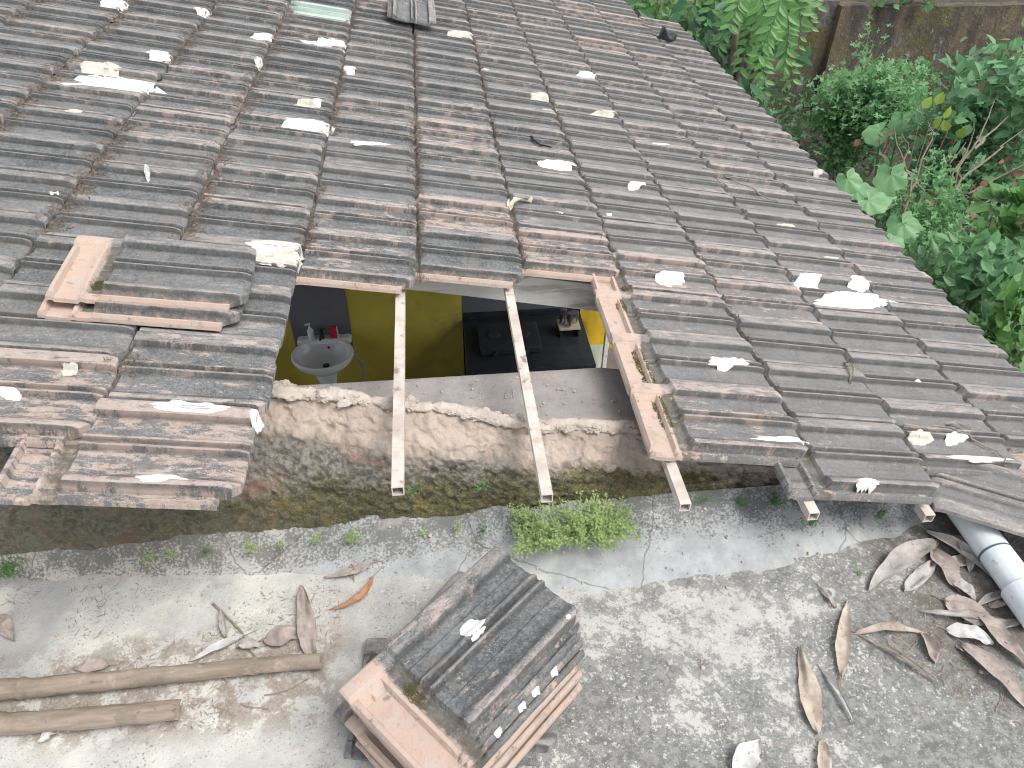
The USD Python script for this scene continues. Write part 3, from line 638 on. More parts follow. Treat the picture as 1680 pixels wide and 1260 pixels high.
# wall under the eave, with an unseen doorway widened to let daylight in
slope_wall('eave_wall', 1.62, 1.74, 1.75, 2.3, FLOOR, M_YELLOW, .15)
slope_wall('eave_wall', 1.62, 1.74, 6.1, 6.62, FLOOR, M_YELLOW, .15)
wall_box('door_lintel', 1.62, 1.74, 2.3, 6.1, -.15, roof_z(1.62) - .2, M_YELLOW)
obj('room_floor', rbox(4.4, 5.0, .1, .003, (-.4, 4.2, FLOOR - .05)), M_ROOMFLOOR, kind='structure')

# ------------------------------------------------------------------ inside the house
bc = on_y([(529, 580)], 4.46)[0]; RIMZ = bc[2]
basin = thing('wash_basin', 'pale grey pedestal wash basin seen through the roof opening', 'basin')
def bowl():
    th = np.linspace(0, 2 * np.pi, 49)[:-1]
    pr_ = [(.05, -.15), (.12, -.13), (.17, -.075), (.19, -.02), (.196, 0.0), (.212, .010), (.224, .004), (.226, -.012), (.205, -.07), (.15, -.14), (.07, -.185), (.05, -.19)]
    V = []
    for r, z in pr_:
        x, y, z = r * np.cos(th), r * np.sin(th) * .88, z * (1.0 if z > -.05 else .78)
        V.append(np.stack([x, np.where(y > .14, .14 + (y - .14) * .55, y), np.full(48, z)], 1))
    V = np.array(V).reshape(-1, 3)
    i, j = np.meshgrid(np.arange(len(pr_) - 1), np.arange(48), indexing='ij')
    q = np.stack([i * 48 + j, i * 48 + (j + 1) % 48, (i + 1) * 48 + (j + 1) % 48, (i + 1) * 48 + j], -1).reshape(-1, 4)
    mb = MB().add(V, q[:, ::-1])
    mb.add(np.vstack([V[:48], [[0, 0, -.118]]]), np.stack([np.full(48, 48), np.arange(48), (np.arange(48) + 1) % 48], 1))
    return mb.get()
bv, bf = bowl(); obj('bowl', (bv + [bc[0], bc[1], RIMZ], bf), M_PORCELAIN, basin, smooth=True)
obj('deck', rbox(.40, .085, .05, .015, (bc[0], bc[1] + .185, RIMZ - .012)), M_PORCELAIN, basin)
pv, pf = tube([(bc[0], bc[1] + .04, FLOOR), (bc[0], bc[1] + .04, FLOOR + .1), (bc[0], bc[1] + .03, RIMZ - .3), (bc[0], bc[1], RIMZ - .16)], [.09, .07, .06, .085], 20)
obj('pedestal', (pv, pf), M_PORCELAIN, basin, smooth=True)
obj('drain', tube([(bc[0] + .01, bc[1], RIMZ - .118), (bc[0] + .01, bc[1], RIMZ - .110)], .024, 14), M_CHROME, basin)
obj('overflow_hole', tube([(bc[0] + .03, bc[1] + .122, RIMZ - .035), (bc[0] + .03, bc[1] + .112, RIMZ - .039)], .009, 10), M_BLACK, basin)
obj('tap', MB().add(*tube([(bc[0] - .01, bc[1] + .17, RIMZ), (bc[0] - .01, bc[1] + .17, RIMZ + .09)], .013, 10)).add(*tube([(bc[0] - .01, bc[1] + .17, RIMZ + .08), (bc[0] - .012, bc[1] + .12, RIMZ + .085), (bc[0] - .014, bc[1] + .08, RIMZ + .06)], .009, 8)).add(*tube([(bc[0] - .04, bc[1] + .17, RIMZ + .098), (bc[0] + .02, bc[1] + .17, RIMZ + .098)], .007, 8)).get(), M_CHROME, basin)
hose = [(bc[0] + .05, YB - .04, RIMZ - .45), (bc[0] + .14, YB - .09, RIMZ - .47), (bc[0] + .24, YB - .11, RIMZ - .38), (bc[0] + .26, YB - .1, RIMZ - .26), (bc[0] + .2, YB - .07, RIMZ - .16), (bc[0] + .12, YB - .05, RIMZ - .12)]
obj('waste_hose', tube(CubicSpline(np.arange(6), np.array(hose))(np.linspace(0, 5, 40)), .012, 8), M_GREYHOSE, basin, smooth=True)
sp = on_y([(508, 538)], 4.63)[0]
bottle = thing('soap_bottle', 'small white pump bottle on the left back of the basin', 'bottle')
obj('body', tube([(sp[0], sp[1], RIMZ + .013), (sp[0], sp[1], RIMZ + .09), (sp[0], sp[1], RIMZ + .11), (sp[0], sp[1], RIMZ + .12)], [.024, .024, .012, .009], 14), M_WHITEPL, bottle, smooth=30)
obj('pump', MB().add(*tube([(sp[0], sp[1], RIMZ + .12), (sp[0], sp[1], RIMZ + .15)], .006, 8)).add(*tube([(sp[0] + .008, sp[1], RIMZ + .152), (sp[0] - .03, sp[1] - .01, RIMZ + .150)], .007, 8)).get(), M_WHITEPL, bottle)
sp = on_y([(546, 540)], 4.63)[0]
packet = thing('red_packet', 'upright red packet with pale edge on the right back of the basin', 'packet')
obj('packet_body', rbox(.055, .028, .10, .006, (sp[0], sp[1], RIMZ + .064)), M_RED, packet)
obj('packet_edge', rbox(.006, .029, .096, .002, (sp[0] + .0305, sp[1], RIMZ + .064)), M_WHITEPL, packet)
# kitchen
kc = thing('kitchen_counter', 'black granite kitchen counter in the dark corner right of the yellow wall', 'counter')
ct = on_y([(800, 522)], YB)[0][2]; kw = kx1 - xr
obj('worktop', rbox(kw - .004, .66, .04, .004, (xr + kw / 2 + .002, YB - .31, ct - .02)), M_BLACK, kc)
obj('upstand', rbox(kw - .01, .02, .05, .003, (xr + kw / 2 + .002, YB + .008, ct + .0255)), M_BLACK, kc)
for q in range(3): obj('cupboard_door', rbox(kw / 3 - .012, .02, ct - .16 - FLOOR, .003, (xr + kw * (q + .5) / 3, YB - .60, (ct - .06 + FLOOR) / 2 + .03)), M_BLACK, kc)
obj('carcass', rbox(kw - .02, .56, ct - .045 - FLOOR, .003, (xr + kw / 2, YB - .305, (ct - .045 + FLOOR) / 2)), M_BLACK, kc)
st_ = thing('gas_stove', 'dark gas stove with round burners on the black counter', 'stove')
sx = on_y([(835, 555)], YB - .3)[0][0]
obj('stove_body', rbox(.44, .32, .06, .01, (sx, YB - .31, ct + .0315)), M_BLACKPL, st_)
for q in (-.11, .11): obj('burner', tube([(sx + q, YB - .31, ct + .062), (sx + q, YB - .31, ct + .085)], [.045, .04], 16), M_CHROME, st_)
for q in (-.11, .11): obj('knob', tube([(sx + q, YB - .472, ct + .03), (sx + q, YB - .495, ct + .03)], .016, 10), M_CHROME, st_)
sc = on_z([(932, 546)], ct)[0]; shz = ct + .075
shelf = thing('kitchen_rack', 'small pale rack on the counter end holding steel vessels', 'rack')
obj('board', rbox(.16, .13, .014, .003, (sc[0], sc[1], shz)), M_SHELF, shelf)
for q in (-1, 1): obj('rack_side', rbox(.012, .12, .066, .002, (sc[0] + q * .066, sc[1], ct + .0345)), M_BLACKPL, shelf)
for (dx, dy, hh, rr, lb) in ((.0, -.03, .12, .022, 'tall bright steel tumbler at the front of the rack'), (.045, .02, .09, .028, 'wide steel pot right of the tall tumbler on the rack'), (-.045, .015, .13, .026, 'steel canister at the left end of the rack')):
    xv, yv = sc[0] + dx, sc[1] + dy
    ves = thing('steel_vessel', lb, 'vessel', 'steel vessels on the kitchen rack')
    obj('vessel_body', tube([(xv, yv, shz + .0075), (xv, yv, shz + .009), (xv, yv, shz + hh)], [rr * .8, rr * .85, rr], 18), M_STEEL, ves, smooth=35)
    obj('vessel_rim', tube([(xv, yv, shz + hh + .0005), (xv, yv, shz + hh + .006)], [rr * 1.06, rr * 1.06], 18), M_STEEL, ves, smooth=35)
def cloth(px, y, nx=24, nz=20, amp=.012, seed=1):
    a, b = on_y([px[0]], y)[0], on_y([px[1]], y)[0]
    U, W = np.meshgrid(np.linspace(0, 1, nx), np.linspace(0, 1, nz), indexing='ij')
    x = a[0] + (b[0] - a[0]) * U; z = a[2] + (b[2] - a[2]) * W
    d = np.sin(U * 9 + seed) * amp * W + (meshkit.fbm(np.stack([U * 4, W * 3, U * 0 + seed], -1), 3, seed) - .5) * amp * 3
    f = np.stack([x, y + d, z], -1).reshape(-1, 3); q = grid_faces(nx, nz)
    bk = f + [0, .004, 0]
    return MB().add(f, q).add(bk, q[:, ::-1]).get()
obj('hanging_cloth', cloth([(949.5, 490), (1010, 570)], YB + .03, seed=2), M_YCLOTH, smooth=True, label='bright yellow cloth hanging beside the dark kitchen corner', cat='cloth')
obj('hanging_cloth', cloth([(950, 568), (987, 650)], YB + .01, seed=5), M_WCLOTH, smooth=True, label='pale greenish white cloth hanging below the yellow cloth', cat='cloth')
pp = on_y([(992, 585)], YB - .1)[0]
obj('wooden_post', rbox(.035, .035, 1.5, .004, (pp[0], YB - .1, FLOOR + .75)), M_TIMBER, label='thin wooden post beside the pale cloth inside the house', cat='post')

# ------------------------------------------------------------------ slab, fillet, yard ground
nx, ny = 330, 260
gx, gy = np.meshgrid(np.linspace(-2.2, 1.95, nx), np.linspace(-1.2, 1.30, ny), indexing='ij')
gz = (meshkit.fbm(np.stack([gx * 6, gy * 6, gx * 0], -1), 4, 2) - .5) * .010 + (meshkit.fbm(np.stack([gx * 45, gy * 45, gx * 0], -1), 3, 4) - .5) * .0028
top = np.stack([gx, gy, gz], -1).reshape(-1, 3)
mb = MB().add(top, grid_faces(nx, ny))
mb.tm(rbox(4.15, 2.5, .14, .003, (-.125, .05, -.085)))
obj('concrete_slab', mb.get(), M_SLAB, smooth=30, kind='structure')
def slab_z(x, y):
    p = np.stack([x * 6, y * 6, 0 * x], -1); p2 = np.stack([x * 45, y * 45, 0 * x], -1)
    return (meshkit.fbm(p, 4, 2) - .5) * .010 + (meshkit.fbm(p2, 3, 4) - .5) * .0028
fx = np.linspace(-2.2, 1.30, 420)
FB = lambda x: np.interp(x, [-2.2, -.9, -.36, .19, .6, .9, 1.19, 1.3], [1.235, 1.235, 1.19, 1.075, 1.06, 1.09, 1.15, 1.2])
FV = []
for x in fx:
    b = FB(x) + (meshkit.fbm(np.array([x * 9, 1.0, 2.0]), 4, 6) - .5) * .05
    row = []
    for s in np.linspace(0, 1, 22):
        yy = b + (1.306 - b) * s; zz = -.006 + .066 * (s ** 1.6) + .012 * min(1, s * 6)
        row.append((x, yy, zz))
    FV.append(row)
FV = np.array(FV)
FV[..., 2] += (meshkit.fbm(FV * [11, 11, 1], 4, 12) - .5) * .010 * np.clip(np.linspace(0, 1, 22) * 5, 0.2, 1)
obj('cement_fillet', (FV.reshape(-1, 3), grid_faces(len(fx), 22)), M_FILLET, smooth=True, kind='structure')
def base_z(x, y):
    """height of the slab or the fillet"""
    x, y = np.atleast_1d(x), np.atleast_1d(y); z = slab_z(x, y)
    b = FB(x); s = np.clip((y - b) / (1.306 - b), 0, 1)
    return np.where((y > b) & (x < 1.3), np.maximum(z, -.006 + .066 * s ** 1.6 + .012 * np.minimum(1, s * 6)), z)
# concrete kept up by a wall below its right edge (the neighbouring lower storey)
obj('slab_support_wall', rbox(4.0, 2.4, 2.45, .01, (-.125, .05, -1.385)), M_YARDWALL, label='stained wall of the lower storey under the concrete slab', cat='wall')
YG = -2.6
ga = np.concatenate([-np.geomspace(400, 14, 8), np.linspace(-12, 16, 120), np.geomspace(18, 400, 8)])
gx, gy = np.meshgrid(ga, ga, indexing='ij')
gz = YG - .06 + (meshkit.fbm(np.stack([gx * .9, gy * .9, gx * 0], -1), 4, 21) - .5) * .28 * np.clip((np.hypot(gx - 6, gy - 5) < 9) * 1.0, .3, 1)
inside = (gx > -2.9) & (gx < 2.0) & (gy > -1.5) & (gy < 7)
gz = np.where(inside, YG - .25, gz)
obj('ground', (np.stack([gx, gy, gz], -1).reshape(-1, 3), grid_faces(len(ga), len(ga))), M_SOIL, smooth=True, kind='structure')

obj('added_bounce_yard', rbox(9, 12, .12, .01, (-7.2, 3.5, FLOOR - .07)), M_SLAB, kind='structure')  # unseen pale paving added to reflect light into the room
# compound wall at the back of the yard
WY = 10.8
wt = on_y([(1600, 9)], WY)[0][2]
cw = thing('compound_wall', 'dark stained plaster wall with a pilaster closing the back of the yard', 'wall')
def rough_wall(x0, x1, y, z0, z1, thick, amp, seed):
    n, m = max(8, int((x1 - x0) * 14)), max(8, int((z1 - z0) * 14))
    U, W = np.meshgrid(np.linspace(x0, x1, n), np.linspace(z0, z1, m), indexing='ij')
    d = (meshkit.fbm(np.stack([U * 3, W * 3, U * 0 + seed], -1), 4, seed) - .5) * amp
    f = np.stack([U, y + d, W + (W > z1 - .01) * d * .7], -1)
    fv = f.reshape(-1, 3); mb = MB().add(fv, grid_faces(n, m)[:, ::-1])
    t = f[:, -1]; b = t + [0, thick, 0]; b2 = b.copy(); b2[:, 2] = z0
    mb.add(np.vstack([t, b]), [[i, i + n, i + n + 1, i + 1] for i in range(n - 1)][::1]); mb.add(np.vstack([b, b2]), [[i, i + n, i + n + 1, i + 1] for i in range(n - 1)])
    for e in (0, -1):
        c = f[e]; c2 = c.copy(); c2[:, 1] = y + thick
        mb.add(np.vstack([c, c2]), [[i, i + m, i + m + 1, i + 1] for i in range(m - 1)])
    v, fc = mb.get(); return v, fc[:, ::-1]
pxl, pxr = on_y([(1368, 60)], WY - .1)[0][0], on_y([(1418, 60)], WY - .1)[0][0]
obj('wall_panel', rough_wall(2.2, pxl + .02, WY, YG - .3, wt + .08, .2, .07, 3), M_YARDWALL, cw, smooth=35)
obj('wall_panel', rough_wall(pxr - .02, 15, WY, YG - .3, wt, .2, .07, 8), M_YARDWALL, cw, smooth=35)
obj('pilaster', rough_wall(pxl, pxr, WY - .11, YG - .3, wt + .05, .4, .05, 12), M_YARDWALL, cw, smooth=35)

# ------------------------------------------------------------------ loose tiles
def loose_tile(label, Mx, seed, group=None, mat=None, rnd=0.0012, dots=()):
    t = thing('loose_roof_tile', label, 'roof tile', group)
    V, F, UV = tile_mesh(seed, rnd, seed=seed, block=.014)
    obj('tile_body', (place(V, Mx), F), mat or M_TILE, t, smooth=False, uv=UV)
    for (u, v, r, mt) in dots:
        if mt is M_STK:
            n = 520; a = R_.uniform(0, 2 * np.pi, n); q = r * np.sqrt(R_.random(n)) * (.6 + .6 * meshkit.noise(np.stack([np.cos(a) * 2, np.sin(a) * 2, a * 0 + seed], 1)))
            uu, vv = u + np.cos(a) * q * .75, v + np.sin(a) * q * 1.25; zz = tile_shape(uu, vv); l = R_.uniform(.0015, .006, n); b = R_.normal(size=(n, 2)) * .6; w = R_.uniform(.0005, .0014, n)
            base = np.stack([uu - TL, vv - .0285, zz], 1); tip = base + np.stack([b[:, 0] * l, b[:, 1] * l, l], 1)
            Vm = np.stack([base - np.stack([w, 0 * w, 0 * w], 1), base + np.stack([w, 0 * w, 0 * w], 1), tip], 1).reshape(-1, 3); i = np.arange(n) * 3
            obj('moss_pad', (place(Vm, Mx), np.stack([i, i + 1, i + 2], 1)), M_MOSSTUFT, t, kind='stuff'); continue
        th = np.linspace(0, 2 * np.pi, 25)[:-1]
        rad = r * (.45 + 1.1 * meshkit.fbm(np.stack([np.cos(th) * 2 + u * 9, np.sin(th) * 2, th * 0 + seed], 1), 4, seed))
        vs = [[u, v]]
        for f in (.3, .6, .85, 1): vs += list(np.stack([u + np.cos(th) * rad * f * 1.2, v + np.sin(th) * rad * f], 1))
        vs = np.array(vs); z = tile_shape(vs[:, 0], vs[:, 1]) + np.concatenate([[.0025], np.full(72, .0025), np.full(24, -.001)])
        k = np.arange(24); fs = [np.stack([np.zeros(24, int), 1 + k, 1 + (k + 1) % 24], 1)]
        for q in range(3):
            a = 1 + q * 24; fs += [np.stack([a + k, a + 24 + k, a + 24 + (k + 1) % 24], 1), np.stack([a + k, a + 24 + (k + 1) % 24, a + (k + 1) % 24], 1)]
        obj('paint_dab' if mt is M_SEAL else 'moss_pad', (place(np.column_stack([vs[:, 0] - TL, vs[:, 1] - .0285, z]), Mx), np.vstack(fs)), mt, t, smooth=True)
    return t
# stack on the slab: head towards lower left, nose towards upper right
STK = math.radians(41.5)
dirx, diry = np.array([math.cos(STK), math.sin(STK)]), np.array([-math.sin(STK), math.cos(STK)])
htop = on_z([(548, 1118)], .262)[0]; ntop = on_z([(818, 893)], .272)[0]
ctr = (htop + ntop) / 2
M_STK = simple('moss_on_tile', (0.17, 0.15, 0.03), (0.10, 0.10, 0.03), 60, 0.95, 0.8, 0.004)
stack_lab = ['topmost tile of the stack on the slab, dark ribs and clean orange head', 'second tile from the top of the stack, row of white dots along its edge', 'third tile from the top of the stack, dark edged', 'fourth tile from the top of the stack, orange edge', 'fifth tile from the top of the stack, thin grey orange edge', 'sixth tile from the top of the stack, orange edge', 'lowest of the aligned tiles in the stack, just above the crossed ones']
for n in range(7):
    zt = .272 - n * .0335
    jx, jy, ja = (0, 0, 0) if n == 0 else (R_.normal() * .006, -.004 * n + R_.normal() * .004, R_.normal() * .018)
    # far edge (cover roll) runs through htop-ntop
    c = ctr[:2] + dirx * jx + diry * jy
    nose = c + dirx * (TL / 2) - diry * (.267 - .0285)
    Mx = pose(nose[0], nose[1], zt - .005, STK + ja, -.03, 0)
    # only the lower tiles of the stack keep clean clay edges
    loose_tile(stack_lab[n], Mx, (1411 if n == 0 else 411 + n), 'tiles stacked on the slab', M_TILE if n in (3, 4, 5) else M_STACKTILE, .0012,
               [(.262, .163, .022, M_SEAL), (.096, .155, .026, M_STK), (.405, .036, .005, M_SEAL)] if n == 0 else ([(q, .004, .008, M_SEAL) for q in (.15, .215, .255, .31)] if n == 1 else ()))
for (px, ang, lab, sd, zz) in (((905, 1180), -8, 'dark tile lying crosswise under the right side of the stack', 431, .036), ((545, 1165), 49.5, 'dark tile with a white patch sticking out under the left of the stack', 433, .044)):
    q = on_z([px], zz)[0]; a = math.radians(ang)
    Mx = pose(q[0], q[1], zz, a, 0.0, 0)
    if ang == -8: Mx[:3, 3] += Mx[:3, :3] @ np.array([.012, -.055, 0])
    else: Mx[:3, 3] += Mx[:3, :3] @ np.array([TL, -.238, 0])
    loose_tile(lab, Mx, sd, 'tiles stacked on the slab', M_VERGE, .0012, [(.07, .17, .03, M_SEAL)] if ang != -8 else ())
# the pair laid on the roof
lift = .060
hp = on_roof([(128, 379)], lift)[0]
for n, (lf, dx, dy, ya) in enumerate(((.064, 0, 0, .045), (.032, -.018, -.030, .030))):
    a = ya
    nx_, ny_ = hp[0] + dx + TL * math.cos(a), hp[1] + dy - .238 + TL * math.sin(a)
    Mx = pose(nx_, ny_, roof_z(nx_) + lf, a, TILT + .018, 0)
    loose_tile(['upper of two loose tiles lying on the roof left of the opening', 'lower of two loose tiles lying on the roof left of the opening'][n], Mx, 463 + n, 'pair of loose tiles on the roof', None, .0012, [(.098, .06, .022, M_STK)] if n == 0 else ())
# tile turned across the courses near the top edge of the view
q = on_roof([(606, 24)], .035)[0]
Mx = pose(q[0] + .125, q[1], q[2] + .005, -math.pi / 2, .04, -.19); Mx[:3, 3] -= 0
loose_tile('dark loose tile turned across the courses beside the glass tile', Mx, 471, None, M_VERGE)
# askew tile at the eave corner
q0 = on_z([(1533, 772)], .135)[0]; q1 = on_z([(1690, 822)], .115)[0]
ang = math.atan2(q1[1] - q0[1], q1[0] - q0[0])
d = np.array([math.cos(ang), math.sin(ang)]); e = np.array([-math.sin(ang), math.cos(ang)])
nn = q0[:2] + e * .105 - d * .004
Mx = pose(nn[0], nn[1], .128, ang + math.pi, -.05, .02)
loose_tile('worn loose tile lying askew below the eave corner above the pipe', Mx, 1475, None, M_VERGE)

# ------------------------------------------------------------------ bamboo, pipe
def pole(label, a, b, r0, r1, nodes, seed):
    t = thing('bamboo_pole', label, 'bamboo pole', 'bamboo poles on the slab')
    n = 90; s = np.linspace(0, 1, n); P = a + (b - a) * s[:, None]
    P[:, 1] += np.sin(s * 5 + seed) * .004; L = np.linalg.norm(b - a)
    r = r0 + (r1 - r0) * s
    for k in nodes: r = r + .0036 * np.exp(-((s - k) * L / .006) ** 2) - .0012 * np.exp(-((s - k) * L / .03) ** 2)
    v, f = tube(P, r, 18, True)
    ax = (b - a) / L; e0 = (n - 1) * 18; v[e0:n * 18] += ax * (R_.random((18, 1)) - .6) * .014; v[e0 - 18:e0] += ax * (R_.random((18, 1)) - .5) * .004
    v = v + ((meshkit.fbm(v * [14, 60, 60], 4, seed) - .5) * .0075)[:, None]
    obj('culm', (v, f), M_BAMBOO, t, smooth=40)
    return t
a, b = on_z([(-160, 1142), (528, 1086)], .026)
pole('longer dry bamboo pole lying along the slab left of the tile stack', a, b, .0235, .017, (.28, .58, .83), 3)
a, b = on_z([(-160, 1196), (292, 1166)], .026)
pole('shorter dry bamboo pole nearest the bottom left of the slab', a, b, .0235, .0215, (.35,), 8)
pipe = thing('drain_pipe', 'grey blue plastic drain pipe lying on the slab at the right edge', 'pipe')
a, b = on_z([(1584, 842), (1690, 985)], .052)
pa, pb = a + (a - b) * .06, b + (b - a) * .04
obj('pipe_run', tube(np.array([pa, pa + (pb - pa) * .5, pb]), .040, 26), M_PVC, pipe, smooth=40)
rg = on_z([(1632, 908)], .052)[0]; dd = (pb - pa) / np.linalg.norm(pb - pa)
obj('sealing_ring', tube(np.array([rg - dd * .002, rg + dd * .002]), .0416, 26), M_PVCRING, pipe, smooth=40)
obj('socket', tube(np.array([rg + dd * .10, rg + dd * .104, rg + dd * .19, rg + dd * .194]), [.0415, .047, .047, .0415], 26), M_PVC, pipe, smooth=40)
sk = rg + dd * .15
obj('branch', tube(np.array([sk, sk + np.array([.09, -.01, .015]), sk + np.array([.16, -.02, .02])]), [.043, .043, .046], 24), M_PVC, pipe, smooth=40)

# ------------------------------------------------------------------ leaves and twigs lying about
def dry_leaf(label, a, b, w, mat, curl=.5, bend=.01, arc=0.0, seed=0, lift=None, stem=True, group='dry leaves on the slab', name='dry_leaf', surf=None):
    """a: px of the base, b: px of the tip"""
    if surf is None:
        A = on_z([a], .006)[0]; B = on_z([b], .006)[0]
        for _ in range(3): A = on_z([a], float(base_z(A[0], A[1])[0]) + .004)[0]; B = on_z([b], float(base_z(B[0], B[1])[0]) + .004)[0]
        fz = base_z
    else: A, B = on_roof([a], .005)[0], on_roof([b], .005)[0]; fz = roof_top
    d = B[:2] - A[:2]; L = np.linalg.norm(d); d /= L; e = np.array([-d[1], d[0]])
    nu, nv = 26, 11
    s, c = np.linspace(0, 1, nu), np.linspace(-1, 1, nv)
    S, C = np.meshgrid(s, c, indexing='ij')
    wid = w / 2 * np.sin(np.pi * S ** .85) ** .75 * (1 - .25 * S) + .0012
    wid = wid * (1 - .22 * np.clip(meshkit.noise(np.stack([S * 17 + seed * 3, np.sign(C) * 2.5, S * 0 + 7], -1), seed + 9) - .55, 0, 1)) * (1 + .34 * (meshkit.noise(np.stack([S * 6 + seed, np.sign(C) * 1.5, S * 0], -1), seed) - .5))
    th = C * curl * 2.2                                       # rolled across
    if curl > .05: off, hh = np.sin(th) / (curl * 2.2), (1 - np.cos(th)) / (curl * 2.2)
    else: off, hh = C, 0 * C
    x = A[0] + d[0] * L * S + e[0] * (wid * off + arc * L * 4 * S * (1 - S)); y = A[1] + d[1] * L * S + e[1] * (wid * off + arc * L * 4 * S * (1 - S))
    wav = (meshkit.noise(np.stack([S * 5, C * 1.6 + seed, S * 0 + 2], -1), seed + 4) - .4) * .022 * (1 - curl * .5)
    z = wid * np.abs(hh) + bend * np.sin(np.pi * S) + np.clip(wav, -.002, .03) + .003
    z = z + fz(x.ravel(), y.ravel()).reshape(x.shape)
    P = np.stack([x, y, z], -1).reshape(-1, 3); q = grid_faces(nu, nv)
    uv = np.stack([S, C], -1).reshape(-1, 2)
    t = thing(name, label, 'leaf', group)
    obj('blade', (P, q), M_DRY[mat], t, smooth=True, uv=uv)
    if stem and surf is None:
        st = A[:2] - d * min(.035, L * .22); zz = float(fz(st[0], st[1])[0])
        obj('stalk', tube([(A[0] + d[0] * L * .08, A[1] + d[1] * L * .08, z[2, 4]), (A[0], A[1], z[0, 4] + .001), (st[0], st[1], zz + .003)], [.0014, .0014, .0011], 5), M_TWIG, t)
    return t
LEAVES = [
    ((1340, 1205), (1312, 1060), .048, 'tan', .12, .006, 0, 'flat spotted tan leaf alone on the open slab'),
    ((1352, 1106), (1402, 1192), .022, 'white', .9, .006, .03, 'narrow curled grey white leaf right of the flat spotted leaf'),
    ((1380, 1112), (1392, 985), .038, 'tan', .45, .008, .03, 'upright tan leaf left of the fork of curled leaves'),
    ((1402, 1040), (1518, 1040), .032, 'tan', .75, .01, .05, 'tan curled leaf pointing right across the mid slab'),
    ((1420, 1048), (1540, 1124), .026, 'tan', 1.0, .008, .03, 'tightly rolled tan leaf slanting down to the right'),
    ((1628, 1014), (1508, 1002), .036, 'grey', .9, .014, .08, 'arched grey curled leaf in the heap by the pipe'),
    ((1538, 888), (1425, 968), .070, 'grey', .35, .016, -.04, 'broad grey leaf with curled edge at left of the heap'),
    ((1520, 872), (1672, 990), .060, 'grey', .55, .014, .04, 'long dark grey folded leaf beside the pipe'),
    ((1552, 1032), (1628, 1058), .050, 'white', .2, .012, 0, 'bleached white leaf on top of the brown heap'),
    ((1575, 1056), (1690, 1168), .062, 'brown', .35, .012, .03, 'large brown leaf with wavy edge at the right border'),
    ((1600, 1005), (1690, 1100), .055, 'brown', .4, .012, -.03, 'second brown leaf above the wavy one at the right border'),
    ((1530, 902), (1572, 972), .058, 'brown', .25, .008, 0, 'brown leaf tucked between the broad grey leaf and the folded one'),
    ((1548, 985), (1638, 1030), .085, 'brown', .15, .004, 0, 'flat brown leaf at the bottom of the heap'),
    ((1560, 950), (1600, 985), .04, 'grey', .3, .01, 0, 'small grey leaf in the middle of the heap'),
    ((1590, 880), (1622, 925), .03, 'brown', .5, .006, 0, 'thin brown leaf left of the pipe ring'),
    ((1345, 963), (1372, 998), .018, 'grey', .4, .004, 0, 'tiny grey leaf above the upright tan leaf'),
    ((1205, 1275), (1245, 1215), .055, 'white', .3, .012, 0, 'pale torn leaf at the bottom border right of the stack'),
    ((1352, 1285), (1348, 1212), .034, 'tan', .25, .006, 0, 'tan leaf cut by the bottom border under the flat spotted leaf'),
    ((612, 945), (538, 1000), .030, 'orange', .75, .012, .26, 'orange crescent shaped curled leaf above the tile stack'),
    ((612, 924), (532, 948), .024, 'brown', .5, .008, .08, 'brown shrivelled leaf just above the orange crescent leaf'),
    ((512, 1085), (495, 962), .050, 'brown', .3, .010, 0, 'brown flattened leaf with a white curled tip by the bamboo end'),
    ((402, 1042), (308, 1086), .030, 'white', .7, .010, .06, 'bluish white rolled leaf above the long bamboo pole'),
    ((104, 1194), (62, 1218), .034, 'white', .3, .008, 0, 'small bluish white leaf below the shorter bamboo pole'),
    ((178, 1092), (120, 1098), .036, 'brown', .3, .004, 0, 'dark brown leaf against the long bamboo pole'),
    ((-5, 1010), (24, 1052), .04, 'brown', .3, .004, 0, 'brown leaf at the left border of the slab'),
    ((372, 1048), (362, 1000), .022, 'grey', .5, .008, 0, 'small grey folded leaf beside the crossing twig'),
    ((432, 1052), (505, 1034), .06, 'brown', .12, .004, 0, 'broad pinkish brown leaf left of the flattened brown leaf'),
    ((430, 1060), (385, 1062), .03, 'grey', .5, .008, 0, 'grey curled leaf just over the middle of the long pole'),
    ((580, 950), (575, 925), .012, 'brown', .3, .004, 0, 'small dark leaf scrap on the cement fillet'),
]
for n, (a, b, w, mt, cu, be, ar, lb) in enumerate(LEAVES): dry_leaf(lb, a, b, w, mt, cu, be, ar, n)
for n in range(8):
    cx, cy, an = R_.uniform(1500, 1670), R_.uniform(905, 1090), R_.uniform(0, 6.28)
    h = R_.uniform(32, 62)
    dry_leaf('crumpled brown leaf in the lower layer of the heap beside the pipe', (cx - math.cos(an) * h, cy - math.sin(an) * h * .7), (cx + math.cos(an) * h, cy + math.sin(an) * h * .7), R_.uniform(.03, .055), ['grey', 'brown', 'grey'][n % 3], R_.uniform(.15, .6), R_.uniform(.002, .006), R_.normal() * .05, 60 + n, stem=False, group='lower leaves of the heap by the pipe')
dry_leaf('cream shrivelled leaf on the tiles above the opening', (832, 338), (874, 326), .03, 'cream', .5, .016, .1, 40, surf=1, group='dry leaves on the roof')
dry_leaf('olive leaf standing on the tiles right of the opening', (1390, 586), (1398, 622), .018, 'green', .6, .01, 0, 41, surf=1, group='dry leaves on the roof')
dry_leaf('dark folded leaf on the tiles near the eave corner', (1556, 688), (1596, 702), .03, 'grey', .7, .01, 0, 42, surf=1, group='dry leaves on the roof')
dry_leaf('thin pale leaf on the tiles at upper left', (240, 290), (243, 272), .012, 'white', .3, .006, 0, 43, surf=1, group='dry leaves on the roof')
